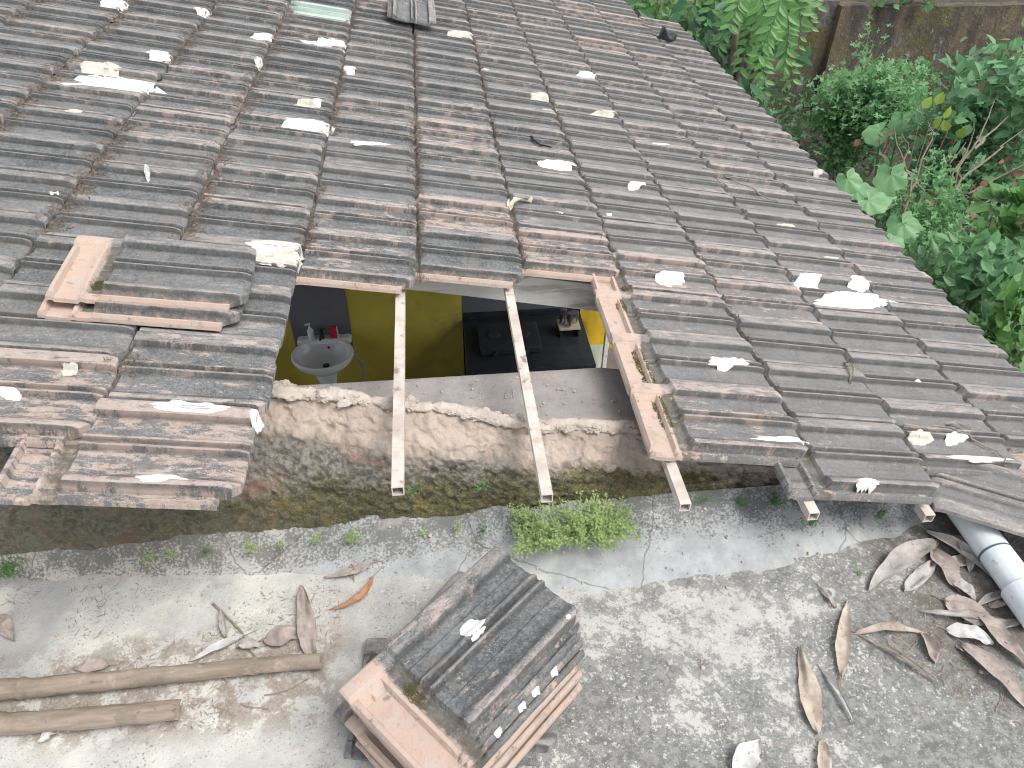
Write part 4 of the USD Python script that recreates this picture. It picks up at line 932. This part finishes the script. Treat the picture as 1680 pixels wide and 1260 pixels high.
def twig(label, px, rad=.0028, on='slab', mat=None, lift=.008, cat='twig'):
    P = np.array([on_roof([q], .01)[0] if on == 'roof' else on_z([q], .012)[0] for q in px])
    k = np.arange(len(px)); t = np.linspace(0, len(px) - 1, 8 * (len(px) - 1) + 1)
    P = np.stack([np.interp(t, k, P[:, a]) for a in range(3)], 1)
    P[:, 2] = (roof_top if on == 'roof' else base_z)(P[:, 0], P[:, 1]) + rad
    P[:, 2] = np.maximum(P[:, 2], np.convolve(np.pad(P[:, 2], 3, 'edge'), np.ones(7) / 7, 'valid') + .0005) + np.linspace(0, lift, len(P)) * .5
    P[:, :2] += (meshkit.noise(np.stack([t * 2, t * 0 + px[0][0], t * 0], 1)) - .5)[:, None] * .006
    obj('twig' if cat == 'twig' else 'plastic_strip', tube(P, np.linspace(rad, rad * .55, len(P)), 6), mat or M_TWIG, smooth=True, label=label, cat=cat)
twig('long thin twig crossing the bluish rolled leaf', [(350, 985), (395, 1035), (430, 1090)], .003)
twig('fine stalk running over the end of the long bamboo pole', [(500, 1000), (518, 1060), (534, 1118)], .0022, lift=.03)
twig('thin straw below the long bamboo pole', [(430, 1140), (470, 1130), (510, 1108)], .0018)
twig('long bent twig across the tiles right of centre', [(1152, 272), (1200, 285), (1245, 312), (1282, 330)], .003, 'roof')
twig('knotty twig lying over the tiles near the eave corner', [(1486, 690), (1540, 690), (1585, 706), (1640, 735), (1668, 778)], .003, 'roof')
twig('short straw left of the tile stack', [(395, 1150), (412, 1160), (440, 1162)], .0018)
twig('short twig at upper right of the roof', [(1145, 237), (1165, 258)], .002, 'roof')
twig('short black strip lying on the tiles above the opening', [(870, 219), (886, 230), (906, 236)], .006, 'roof', M_BLACKPL, cat='strip')
twig('wiry stem across the pipe at the right border', [(1650, 900), (1665, 888), (1690, 884)], .002, lift=.09)
q = on_roof([(1096, 64)], .0)[0]
g_ = trimesh.creation.icosphere(3, .5); gv = g_.vertices * [.12, .10, .07]
gv = gv * (1 + .6 * (meshkit.fbm(g_.vertices * 2.2, 3, 5) - .5))[:, None]; gv[:, 2] += .05 * np.exp(-((gv[:, 0] + .04) / .02) ** 2) * (gv[:, 2] > 0)
obj('black_rag', (gv + [q[0], q[1], float(roof_top(q[0], q[1])[0]) + .025], g_.faces), M_BLACKPL, smooth=True, label='crumpled black plastic lump on the tiles near the far eave', cat='rag')

# litter gathered in the seams between the courses
def seam_litter(k, ya, yb, n, label, spread=.024):
    n = int(n * 1.7)
    xk = X0 + GAUGE * k
    s = R_.uniform(ya, yb, n); dens = meshkit.noise(np.stack([s * 5, s * 0 + k * 7, s * 0], 1)) > .30
    s = s[dens]; n = len(s)
    x = xk + .006 + np.abs(R_.normal(size=n)) * spread; y = s
    x = np.where(R_.random(n) < .18, xk - R_.random(n) * .03, x)
    z = roof_top(x, y) + R_.uniform(.0005, .016, n) * np.exp(-np.abs(x - xk - .008) / .02)
    L = R_.uniform(.004, .020, n); W = R_.uniform(.0008, .0028, n); an = R_.uniform(0, np.pi * 2, n); el = R_.normal(size=n) * .45
    d = np.stack([np.cos(an) * np.cos(el), np.sin(an) * np.cos(el), np.sin(el)], 1); e = np.stack([-np.sin(an), np.cos(an), R_.normal(size=n) * .5], 1)
    c = np.stack([x, y, z], 1)
    V = np.stack([c - d * L[:, None] / 2, c - e * W[:, None] / 2, c + d * L[:, None] / 2, c + e * W[:, None] / 2 + [0, 0, .0012]], 1).reshape(-1, 3)
    i = np.arange(n) * 4
    return obj('leaf_litter', (V, np.vstack([np.stack([i, i + 1, i + 2, i + 3], 1)])), M_LITTER, label=label, cat='litter', kind='stuff')
seam_litter(-5, 1.2, 4.6, 3500, 'brown litter in the leftmost seam of the roof')
seam_litter(-4, 1.2, 4.6, 5200, 'brown litter packed in the second seam from the left')
seam_litter(-3, 1.9, 4.8, 5600, 'brown litter packed in the third seam from the left')
seam_litter(-2, 1.2, 5.0, 5200, 'brown litter packed in the seam leading to the loose tile pair')
seam_litter(-1, 2.0, 5.2, 4600, 'brown litter in the seam left of the opening', .014)
seam_litter(0, 1.9, 5.4, 4200, 'thin litter in the straight seam at the middle of the roof', .010)
seam_litter(1, 2.05, 5.6, 2600, 'sparse litter in the seam right of the middle', .008)
seam_litter(2, 2.1, 5.8, 1500, 'sparse litter in the seam ending at the right of the opening', .007)
seam_litter(3, 1.3, 6.0, 900, 'few crumbs in the first full seam right of the opening', .006)
# moss and straw in the uncovered tile heads beside the opening
def tufts(name, label, px_list, n, mat, h=.02, rr=.02, lift=0.0):
    mb = MB()
    for q in px_list:
        c = on_roof([q], -.028)[0]
        a = R_.uniform(0, 2 * np.pi, n); r = rr * np.sqrt(R_.random(n)); x, y = c[0] + np.cos(a) * r * .7, c[1] + np.sin(a) * r * 1.6
        z = roof_top(x, y); l = R_.uniform(.3, 1, n) * h; b = R_.normal(size=(n, 2)) * .5
        t = np.stack([x + b[:, 0] * l, y + b[:, 1] * l, z + l], 1); w = R_.uniform(.0008, .002, n)
        V = np.stack([np.stack([x - w, y, z], 1), np.stack([x + w, y, z], 1), t], 1).reshape(-1, 3); i = np.arange(n) * 3
        mb.add(V, np.stack([i, i + 1, i + 2], 1))
    return obj(name, mb.get(), mat, label=label, cat='moss', kind='stuff')
tufts('moss', 'moss and straw in the uncovered tile heads beside the opening', [(1020, 500), (1048, 585), (1054, 600), (1082, 668), (1092, 690), (1028, 480), (1064, 622)], 330, M_MOSSTUFT, .007, .024)

# ------------------------------------------------------------------ plants
OV = np.array([[0, 0, 0], [.28, .46, .05], [.28, -.46, .05], [.30, 0, -.03], [.62, .40, .04], [.62, -.40, .04], [.64, 0, -.03], [1, 0, -.04]])
OF = np.array([[0, 3, 1], [0, 2, 3], [1, 3, 6], [1, 6, 4], [2, 5, 6], [2, 6, 3], [4, 6, 7], [5, 7, 6]])
LB = np.array([[0, 0, 0], [.35, .14, .02], [.35, -.14, .02], [.45, .55, .05], [.72, .36, .03], [.45, -.55, .05], [.72, -.36, .03], [.62, 0, 0], [1, .12, -.02], [1, -.12, -.02]])
LF = np.array([[0, 2, 1], [1, 7, 4], [1, 4, 3], [2, 5, 6], [2, 6, 7], [1, 2, 7], [7, 9, 8]])
def leaves(P, D, Nn, L, W, T=OV, F=OF):
    """many leaves at once: base points, directions, upward normals, lengths, widths"""
    D = D / (np.linalg.norm(D, axis=1, keepdims=True) + 1e-9); S = np.cross(Nn, D); S /= np.linalg.norm(S, axis=1, keepdims=True) + 1e-9
    U = np.cross(D, S)
    V = P[:, None] + L[:, None, None] * T[None, :, :1] * D[:, None] + W[:, None, None] * T[None, :, 1:2] * S[:, None] + L[:, None, None] * T[None, :, 2:] * U[:, None]
    f = F[None] + (np.arange(len(P)) * len(T))[:, None, None]
    return V.reshape(-1, 3), f.reshape(-1, 3)
def rdir(n, up=.4):
    d = R_.normal(size=(n, 3)); d /= np.linalg.norm(d, axis=1, keepdims=True); d[:, 2] += up; return d / np.linalg.norm(d, axis=1, keepdims=True)
def upn(n, s=.5):
    d = R_.normal(size=(n, 3)) * s; d[:, 2] += 1; return d / np.linalg.norm(d, axis=1, keepdims=True)
TOCAM = lambda p: (EYE - p) / np.linalg.norm(EYE - p)
def stems(a, targets, r0=.015, r1=.004, mat=None, parent=None, name='branch', join=True, sides=6, wob=.06):
    mb = MB()
    for t in targets:
        n = 9; s = np.linspace(0, 1, n)[:, None]
        mid = (np.asarray(a) + t) / 2 + R_.normal(size=3) * wob
        P = (1 - s) ** 2 * a + 2 * s * (1 - s) * mid + s ** 2 * t
        mb.add(*tube(P, np.linspace(r0, r1, n), sides))
    return obj(name, mb.get(), mat or M_BARK, parent, smooth=True)
def bush(name, label, cat, c, rad, n, L, mat, T=OV, F=OF, wr=.45, clumps=26, group=None, up=.35, base=None, cl=.30, seed=0):
    """a shrub: leaves in clumps through the crown's volume, on twigs from its foot"""
    t = thing(name, label, cat, group)
    rad = np.asarray(rad, float)
    cc = R_.normal(size=(clumps, 3)); cc /= np.linalg.norm(cc, axis=1, keepdims=True); cc *= (R_.random((clumps, 1)) ** .4) * .85
    cc = c + cc * rad
    k = R_.integers(0, clumps, n)
    o = R_.normal(size=(n, 3)) * cl * rad.mean() * .55
    P = cc[k] + o
    out = (P - c) / rad; D = out * .5 + rdir(n, up); 
    l = R_.uniform(.65, 1.25, n) * L
    v, f = leaves(P, D, upn(n, .55) + .25 * TOCAM(c), l, l * wr * R_.uniform(.8, 1.2, n), T, F)
    foot = np.array([c[0], c[1], YG - .05]) if base is None else np.asarray(base, float)
    stems(foot, list(cc[:min(clumps, 7)]), .012, .003, M_BARK, t, 'stem')
    obj('foliage', (v, f), mat, t)
    return t
# shrub of small lobed leaves by the pilaster
c = on_y([(1415, 185)], 8.2)[0]
bush('lobed_leaf_shrub', 'dense shrub of small lobed leaves in front of the pilaster', 'shrub', c, (.58, .5, .58), 4200, .085, M_LEAF_SM, LB, LF, .9, 60, cl=.34)
c = on_y([(1475, 140)], 8.8)[0]
bush('lobed_leaf_shrub', 'sprawling sprigs of lobed leaves climbing the wall right of the dense shrub', 'shrub', c, (.5, .3, .35), 420, .08, M_LEAF_SM, LB, LF, .9, 26, cl=.16)
for px, lb in (((1415, 80), 'thin sprig with lobed leaves rising against the wall above the shrub'),):
    c = on_y([px], 9.3)[0]; t = thing('climbing_sprig', lb, 'plant')
    foot = on_y([(1408, 170)], 9.0)[0]
    n = 60; s = R_.random(n) ** .8; P = foot + (c + [0, 0, .28] - foot) * s[:, None] + R_.normal(size=(n, 3)) * .09
    obj('foliage', leaves(P, rdir(n, .2), upn(n, .8), R_.uniform(.07, .11, n), R_.uniform(.06, .1, n), LB, LF), M_LEAF_SM, t); stems(foot, [c + [0, 0, .28]], .008, .003, M_BARK, t, 'stem')
# tree of pinnate fronds beyond the eave
tree = thing('pinnate_tree', 'tree with bright pinnate fronds beyond the far eave', 'tree')
foot = on_y([(1215, 60)], 6.6)[0]; foot[2] = YG - .1
heads = [on_y([q], y)[0] for q, y in (((1225, -60), 5.9), ((1270, -70), 6.1), ((1190, -60), 6.2), ((1300, -60), 6.3), ((1250, -30), 6.0))]
stems(foot, heads, .055, .02, M_BARK, tree, 'trunk', sides=10, wob=.12)
mbf, mbr = MB(), MB()
FR = [((1235, -40), (1255, 150), 5.7), ((1240, -60), (1215, 110), 5.8), ((1260, -50), (1310, 75), 6.0), ((1250, -60), (1330, 45), 6.1), ((1230, -60), (1180, 70), 6.0), ((1260, -40), (1285, 110), 5.8), ((1225, -70), (1160, 30), 6.2), ((1240, -50), (1270, 60), 5.6), ((1210, -70), (1130, 20), 6.3), ((1270, -70), (1340, 10), 6.3), ((1245, -20), (1240, 135), 6.3), ((1265, -10), (1300, 130), 6.4), ((1230, -30), (1225, 60), 6.5), ((1290, -60), (1315, 30), 6.5), ((1220, -20), (1200, 40), 5.6), ((1280, -30), (1245, 90), 5.5)]
for a, b, y in FR:
    A, B = on_y([a], y)[0], on_y([b], y - .25)[0]
    s = np.linspace(0, 1, 14)[:, None]; mid = (A + B) / 2 + np.array([0, -.15, .18]) + R_.normal(size=3) * .05
    P = (1 - s) ** 2 * A + 2 * s * (1 - s) * mid + s ** 2 * B
    mbr.add(*tube(P, np.linspace(.006, .002, 14), 5))
    tg = np.gradient(P, axis=0); tg /= np.linalg.norm(tg, axis=1, keepdims=True); side = np.cross(tg, TOCAM(P[0])); side /= np.linalg.norm(side, axis=1, keepdims=True)
    for sg in (-1, 1):
        D = side * sg + tg * .55 + R_.normal(size=P.shape) * .16 - [0, 0, .15]
        l = R_.uniform(.085, .135, 14) * np.sin(np.linspace(.45, 2.6, 14)) ** .4
        mbf.add(*leaves(P, D, np.tile(TOCAM(P[0]) + [0, 0, .5], (14, 1)) + R_.normal(size=P.shape) * .3, l, l * .42))
obj('rachis', mbr.get(), M_LEAF_DK, tree); obj('frond_leaves', mbf.get(), M_LEAF_A, tree)
c = on_y([(1150, 70)], 6.3)[0]
bush('broad_leaf_tree', 'tree of dark drooping leaves just beyond the far eave corner', 'tree', c + [.05, .1, -.1], (.75, .5, .7), 420, .21, M_LEAF_DK, wr=.40, clumps=26, up=-.25, cl=.4)
c = on_y([(1060, -10)], 8.2)[0]
bush('broad_leaf_tree', 'bright leafy tree top behind the far end of the roof', 'tree', c, (.9, .5, .6), 700, .14, M_LEAF_A, wr=.5, clumps=26, up=.1, cl=.4)
c = on_y([(1270, 150)], 7.4)[0]
bush('lobed_leaf_shrub', 'low dark shrub at the foot of the wall beyond the eave', 'shrub', c + [-.2, 0, -.55], (.5, .4, .35), 500, .1, M_LEAF_DK, LB, LF, .8, 16)
# broad ovate leaves at the right
c = on_y([(1620, 165)], 6.0)[0]
bush('ovate_leaf_shrub', 'tall shrub with pale ovate leaves at the right border before the wall', 'shrub', c + [.15, .1, 0], (.60, .5, .46), 620, .125, M_LEAF_BR, wr=.62, clumps=30, up=.05)
c = on_y([(1680, 90)], 6.6)[0]
bush('ovate_leaf_shrub', 'loose shrub top leaning in at the upper right border', 'shrub', c + [.3, 0, .1], (.36, .3, .36), 130, .13, M_LEAF_BR, wr=.6, clumps=16, up=.05)
c = on_y([(1560, 235)], 6.2)[0]
bush('ovate_leaf_shrub', 'green shrub tangled with the bare branches', 'shrub', c, (.55, .45, .40), 620, .12, M_LEAF_BR, wr=.45, clumps=34, up=.2)
c = on_y([(1540, 200)], 5.8)[0]
t = thing('young_shoot', 'young yellow green shoot with two round leaves above the bare branches', 'plant')
P = on_y([(1513, 178), (1536, 172), (1548, 195), (1555, 215), (1530, 210), (1570, 225)], 5.8)
obj('foliage', leaves(P, np.tile([[.1, 0, 1]], (6, 1)) + R_.normal(size=(6, 3)) * .4, np.tile(TOCAM(c), (6, 1)) + R_.normal(size=(6, 3)) * .3, np.full(6, .11), np.full(6, .085)), leaf_material('yellow_green_shoot', (0.22, 0.32, 0.05), (0.34, 0.36, 0.07)), t)
stems(np.array([c[0], c[1], YG]), [p for p in P], .008, .003, M_BARK, t, 'stem')
# bare branches
bt = thing('bare_shrub', 'bare twiggy shrub with pale crooked branches in the yard', 'shrub')
for a, b, y0, y1 in (((1490, 345), (1488, 215), 5.2, 5.3), ((1505, 350), (1530, 195), 5.3, 5.6), ((1545, 340), (1640, 160), 5.3, 5.7), ((1560, 320), (1600, 210), 5.4, 5.5), ((1570, 300), (1675, 215), 5.4, 5.6), ((1540, 360), (1575, 240), 5.2, 5.2), ((1560, 330), (1680, 270), 5.1, 5.0), ((1500, 320), (1475, 205), 5.3, 5.5), ((1590, 250), (1655, 190), 5.5, 5.7), ((1530, 400), (1660, 300), 4.8, 4.7)):
    A, B = on_y([a], y0)[0], on_y([b], y1)[0]; n = 14; s = np.linspace(0, 1, n)[:, None]
    P = A + (B - A) * s + (meshkit.noise(np.concatenate([s * 5 + a[0], s * 0, s * 0], 1))[:, None] - .5) * [.16, .05, .08]
    obj('branch', tube(P, np.linspace(.013, .004, n), 6), M_BARK, bt, smooth=True)
# taro
def taro(label, specs, foot):
    t = thing('taro_plant', label, 'taro plant', 'taro plants along the eave')
    for (px, y, size, tilt_v, ang) in specs:
        c = on_y([px], y)[0]; n = TOCAM(c) * tilt_v + np.array([0, 0, 1.0]) * (1 - tilt_v); n /= np.linalg.norm(n)
        d0 = np.array([math.sin(ang), 0, -math.cos(ang)]); d0 -= n * (d0 @ n); d0 /= np.linalg.norm(d0); e0 = np.cross(n, d0)
        th = np.linspace(-np.pi, np.pi, 45); 
        r = (.62 + .38 * np.cos(th)) * .62 + .16 * np.exp(-((np.abs(th) - 2.35) / .42) ** 2)
        r = np.where(np.abs(th) > 2.95, r * (1 - (np.abs(th) - 2.95) / .2 * .75), r)
        r = r * (1 + .06 * np.sin(th * 9)) * size
        V, UV = [c], [[0, 0]]
        for f in (.25, .5, .75, 1):
            bend = .10 * size * f ** 2 * np.cos(th * 2) - .16 * size * f ** 2 * (np.cos(th) > 0) * np.cos(th) ** 2 + .03 * size * f * np.sin(th * 7)
            V += list(c + f * r[:, None] * (np.cos(th)[:, None] * d0 + np.sin(th)[:, None] * e0) + bend[:, None] * n); UV += list(np.stack([np.full(45, f), th / 6.4], 1))
        k = np.arange(44); F = [np.stack([0 * k, 1 + k, 2 + k], 1)]
        for q in range(3):
            a = 1 + 45 * q; F += [np.stack([a + k, a + 45 + k, a + 46 + k], 1), np.stack([a + k, a + 46 + k, a + 1 + k], 1)]
        obj('taro_leaf', (np.array(V), np.vstack(F)), M_TARO, t, smooth=True, uv=np.array(UV))
        s = np.linspace(0, 1, 12)[:, None]; ft = np.asarray(foot) + R_.normal(size=3) * [.05, .05, 0]; mid = ft * .4 + c * .6 + [0, .1, .15]
        obj('stalk', tube((1 - s) ** 2 * ft + 2 * s * (1 - s) * mid + s ** 2 * c, np.linspace(.014, .006, 12), 7), M_TARO, t, smooth=True)
f = on_y([(1440, 330)], 5.0)[0]; f[2] = YG
taro('taro with a big upright pale leaf beside the middle of the eave', [((1462, 285), 5.0, .27, .85, .25), ((1390, 292), 4.6, .19, .75, .5), ((1405, 312), 4.9, .22, .35, .9), ((1440, 325), 5.1, .24, .25, 1.2)], f)
f = on_y([(1470, 390)], 4.3)[0]; f[2] = YG
taro('taro with drooping leaves lower along the eave', [((1480, 365), 4.3, .25, .6, .4), ((1425, 328), 4.4, .22, .45, .8), ((1460, 395), 4.0, .15, .5, .6)], f)
f = on_y([(1500, 215)], 6.6)[0]; f[2] = YG
taro('taro with ragged dark leaves under the lobed shrub', [((1480, 195), 6.6, .26, .6, .2), ((1445, 215), 6.5, .26, .55, -.9)], f)
# bushes low along the right
c = on_y([(1515, 350)], 4.6)[0]
bush('lobed_leaf_shrub', 'ferny weed with tiny lobed leaves between the taro and bare branches', 'shrub', c, (.32, .3, .42), 900, .055, M_LEAF_SM, LB, LF, .9, 34, cl=.3)
c = on_y([(1545, 430)], 4.0)[0]
bush('lobed_leaf_shrub', 'ferny weed along the eave below the taro leaves', 'shrub', c, (.34, .3, .30), 900, .05, M_LEAF_SM, LB, LF, .9, 34, cl=.3)
c = on_y([(1655, 360)], 4.1)[0]
bush('lime_leaf_shrub', 'shrub with large glossy lime leaves at the right border', 'shrub', c + [.08, 0, 0], (.26, .25, .26), 110, .14, M_LEAF_LIME, wr=.6, clumps=16, up=.3)
c = on_y([(1610, 470)], 3.5)[0]
bush('ovate_leaf_shrub', 'broad leaf bush crowding the eave near the right border', 'shrub', c, (.36, .32, .30), 420, .105, M_LEAF_BR, wr=.6, clumps=30, up=.25)
c = on_y([(1655, 525)], 3.0)[0]
bush('lime_leaf_shrub', 'low glossy bush touching the eave at the right border', 'shrub', c + [.05, 0, -.05], (.26, .24, .22), 260, .09, M_LEAF_LIME, wr=.55, clumps=22, up=.3)
c = on_y([(1680, 425)], 3.6)[0]
bush('ovate_leaf_shrub', 'leafy shrub cut by the right border above the low glossy bush', 'shrub', c + [.15, 0, 0], (.28, .28, .28), 260, .11, M_LEAF_BR, wr=.5, clumps=22, up=.25)
c = on_z([(1676, 765)], .02)[0]
bush('lime_leaf_shrub', 'bright green sprout at the eave corner on the right border', 'shrub', c + [.05, .05, .0], (.07, .07, .07), 46, .05, M_WEED, wr=.3, clumps=8, up=.6, base=(c[0] + .08, c[1] + .06, -.2))
c = on_y([(1600, 300)], 5.6)[0]
bush('ovate_leaf_shrub', 'dark leafy mass behind the bare branches at the right', 'shrub', c + [.1, .3, -.15], (.75, .4, .5), 900, .12, M_LEAF_BR, wr=.5, clumps=40, up=.2)
# dead leaves hung in the tangle, and undergrowth over the yard floor
n = 150; P = np.stack([R_.uniform(3.6, 5.2, n), R_.uniform(4.2, 6.2, n), R_.uniform(-1.75, -.85, n)], 1)
obj('dead_leaves', leaves(P, rdir(n, -.3), upn(n, 1), R_.uniform(.06, .12, n), R_.uniform(.03, .07, n)), M_DEAD, label='reddish brown dead leaves caught in the tangle of branches', cat='leaves', kind='stuff')
n = 16000
x = R_.uniform(2.1, 9.5, n); y = R_.uniform(1.0, 10.6, n); keep = meshkit.noise(np.stack([x * .9, y * .9, x * 0], 1), 3) > .22
x, y = x[keep], y[keep]; n = len(x)
z = YG + R_.random(n) ** 1.2 * (.35 + .95 * meshkit.noise(np.stack([x * 1.2, y * 1.2, x * 0 + 4], 1), 5))
l = R_.uniform(.06, .15, n)
obj('undergrowth', leaves(np.stack([x, y, z], 1), rdir(n, .2), upn(n, .6), l, l * R_.uniform(.35, .6, n)), M_UNDER, label='dark mixed undergrowth covering the yard floor', cat='undergrowth', kind='stuff')
# creeper on top of the wall
c = on_y([(1470, 2)], WY - .05)[0]
n = 150; P = c + np.stack([R_.uniform(-.4, .6, n), R_.uniform(-.12, .2, n), R_.uniform(-.06, .35, n)], 1)
t = thing('wall_creeper', 'creeper leaves spilling over the top of the compound wall', 'creeper'); obj('foliage', leaves(P, rdir(n, -.3), upn(n, .8), R_.uniform(.09, .15, n), R_.uniform(.07, .12, n)), M_LEAF_SM, t)
stems(c + [.3, .3, -.2], list(P[:8]), .008, .003, M_BARK, t, 'stem')

# weeds rooted at the foot of the gable wall
def weed(label, px, w, h, n, L, mat, depth=.04, zb=.055, group='small weeds at the foot of the wall'):
    """px: foot of the clump in the photograph; w, h, depth in metres"""
    t = thing('weed', label, 'weed', group)
    A = on_z([px], zb)[0]
    m = max(5, n // 28); rx, ry = R_.uniform(-1, 1, m), R_.uniform(-1, 1, m)
    tips = np.stack([A[0] + rx * w / 2, A[1] + ry * depth, zb + h * R_.uniform(.35, 1, m) * (1 - .45 * rx ** 2)], 1)
    k = R_.integers(0, m, n); s = R_.random(n) ** .55
    root = np.stack([A[0] + (tips[:, 0] - A[0]) * .55, np.full(m, A[1]), np.full(m, zb)], 1)
    P = root[k] + (tips[k] - root[k]) * s[:, None] + R_.normal(size=(n, 3)) * L * .55
    l = R_.uniform(.6, 1.3, n) * L
    mb = MB()
    for a, b in zip(root, tips): mb.add(*tube([a, (a + b) / 2 + R_.normal(size=3) * .004, b], [.0012, .001, .0006], 4))
    obj('stem', mb.get(), mat, t); obj('foliage', leaves(P, rdir(n, .5), upn(n, .7), l, l * .6, LB, LF), mat, t)
weed('large bright green weed clump at the foot of the wall between the tubes', (942, 880), .34, .085, 6400, .0092, M_WEED, .085)
weed('loose weed at the left side of the large clump', (866, 872), .06, .06, 240, .008, M_WEED2, .02)
weed('leafy weed under the left edge of the verge at the left border', (8, 945), .09, .05, 420, .009, M_WEED2)
for px, w, h, n, m_, lb in (((245, 918), .035, .03, 90, 0, 'yellowish small weed left of the middle on the fillet'), ((285, 912), .025, .025, 60, 0, 'tiny weed next to the yellowish one'), ((340, 908), .018, .018, 40, 1, 'faint seedling between two weeds on the left'), ((415, 900), .038, .035, 130, 0, 'bushy small weed under the verge corner'), ((466, 896), .022, .02, 45, 0, 'pale seedling right of the bushy small weed'), ((522, 888), .022, .022, 50, 0, 'small weed midway below the broken mortar'), ((584, 888), .055, .042, 220, 0, 'pair of weed tufts below the first tube'), ((690, 875), .03, .012, 40, 0, 'flat weed strip right of the first tube'), ((752, 868), .02, .02, 40, 0, 'tiny weed halfway between the tubes'), ((792, 872), .018, .022, 40, 1, 'upright seedling left of the large clump'), ((1215, 826), .03, .02, 70, 1, 'little weed left of the hanging eave tiles'), ((1275, 828), .05, .05, 200, 1, 'dark weed under the eave tile edge'), ((1325, 862), .05, .05, 200, 1, 'dark weed below the fourth tube end'), ((1440, 850), .05, .045, 160, 1, 'dark weed between the last two tube ends'), ((1404, 940), .014, .012, 30, 1, 'seedling on the slab left of the leaf heap')):
    weed(lb, px, w, h, n, .0075, M_WEED2 if m_ else M_WEED, .015)
for px, h, lb in (((676, 803), .025, 'small fern rooted in the wall face right of the first tube'), ((790, 795), .03, 'small upright weed rooted in the wall face'), ((1150, 818), .02, 'weed on the wall face right of the third tube')):
    A = on_y([px], 1.275)[0]; t = thing('weed', lb, 'weed', 'small weeds at the foot of the wall'); n = 70
    P = A + R_.normal(size=(n, 3)) * [.012, .006, .007]
    obj('foliage', leaves(P, rdir(n, .3) - [0, .5, 0], upn(n, .7), R_.uniform(.005, .009, n), R_.uniform(.003, .006, n), LB, LF), M_WEED2, t)
# straw and soil crumbs strewn over the slab
n = 2600; px = np.stack([R_.uniform(0, 560, n), R_.uniform(960, 1200, n)], 1); px2 = np.stack([R_.uniform(1450, 1690, n), R_.uniform(860, 1200, n)], 1)
c = on_z(np.vstack([px, px2]), .003); n = len(c)
kp = meshkit.noise(np.stack([c[:, 0] * 9, c[:, 1] * 9, c[:, 0] * 0], 1), 5) > .45; c = c[kp]; n = len(c)
c[:, 2] = base_z(c[:, 0], c[:, 1]) + R_.uniform(.001, .004, n)
an = R_.uniform(0, 2 * np.pi, n); L = .0025 + .035 * R_.random(n) ** 4; W = R_.uniform(.0004, .0013, n)
d = np.stack([np.cos(an), np.sin(an), R_.normal(size=n) * .1], 1); e = np.stack([-np.sin(an), np.cos(an), R_.normal(size=n) * .2], 1)
V = np.stack([c - d * L[:, None] / 2, c - e * W[:, None], c + d * L[:, None] / 2, c + e * W[:, None]], 1).reshape(-1, 3); i = np.arange(n) * 4
obj('straw_litter', (V, np.stack([i, i + 1, i + 2, i + 3], 1)), M_TWIG, label='crumbs of straw and bark strewn over the slab', cat='litter', kind='stuff')
# crumbs of mortar and clay fallen on the ring beam, the fillet and the slab below the opening
mb = MB()
ico = trimesh.creation.icosphere(1, 1.0)
n = 420
cx = np.concatenate([R_.uniform(-.42, .55, 150), R_.uniform(-.8, 1.1, 150), R_.uniform(-1.0, 1.2, 120)])
cy = np.concatenate([1.735 - np.abs(R_.normal(size=150)) * .09 - .02, R_.uniform(1.08, 1.28, 150), R_.uniform(.6, 1.1, 120)])
for i in range(n):
    x, y = cx[i], cy[i]
    if i < 150:
        if y < np.interp(x, CR_X, CR_Y) + .06: continue
        z = min(.172, crest_z(x) - .025)
    else: z = float(base_z(x, y)[0])
    q = R_.uniform(.0012, .0042) * (1.5 if R_.random() < .08 else 1)
    v = ico.vertices * q * R_.uniform(.6, 1.3, 3) * (1 + .5 * (meshkit.noise(ico.vertices * 1.7 + i) - .5))[:, None]
    mb.add(v + [x, y, z + q * .5], ico.faces)
obj('mortar_crumbs', mb.get(), M_BED, label='crumbs of mortar and clay scattered around the opening', cat='rubble', kind='stuff')
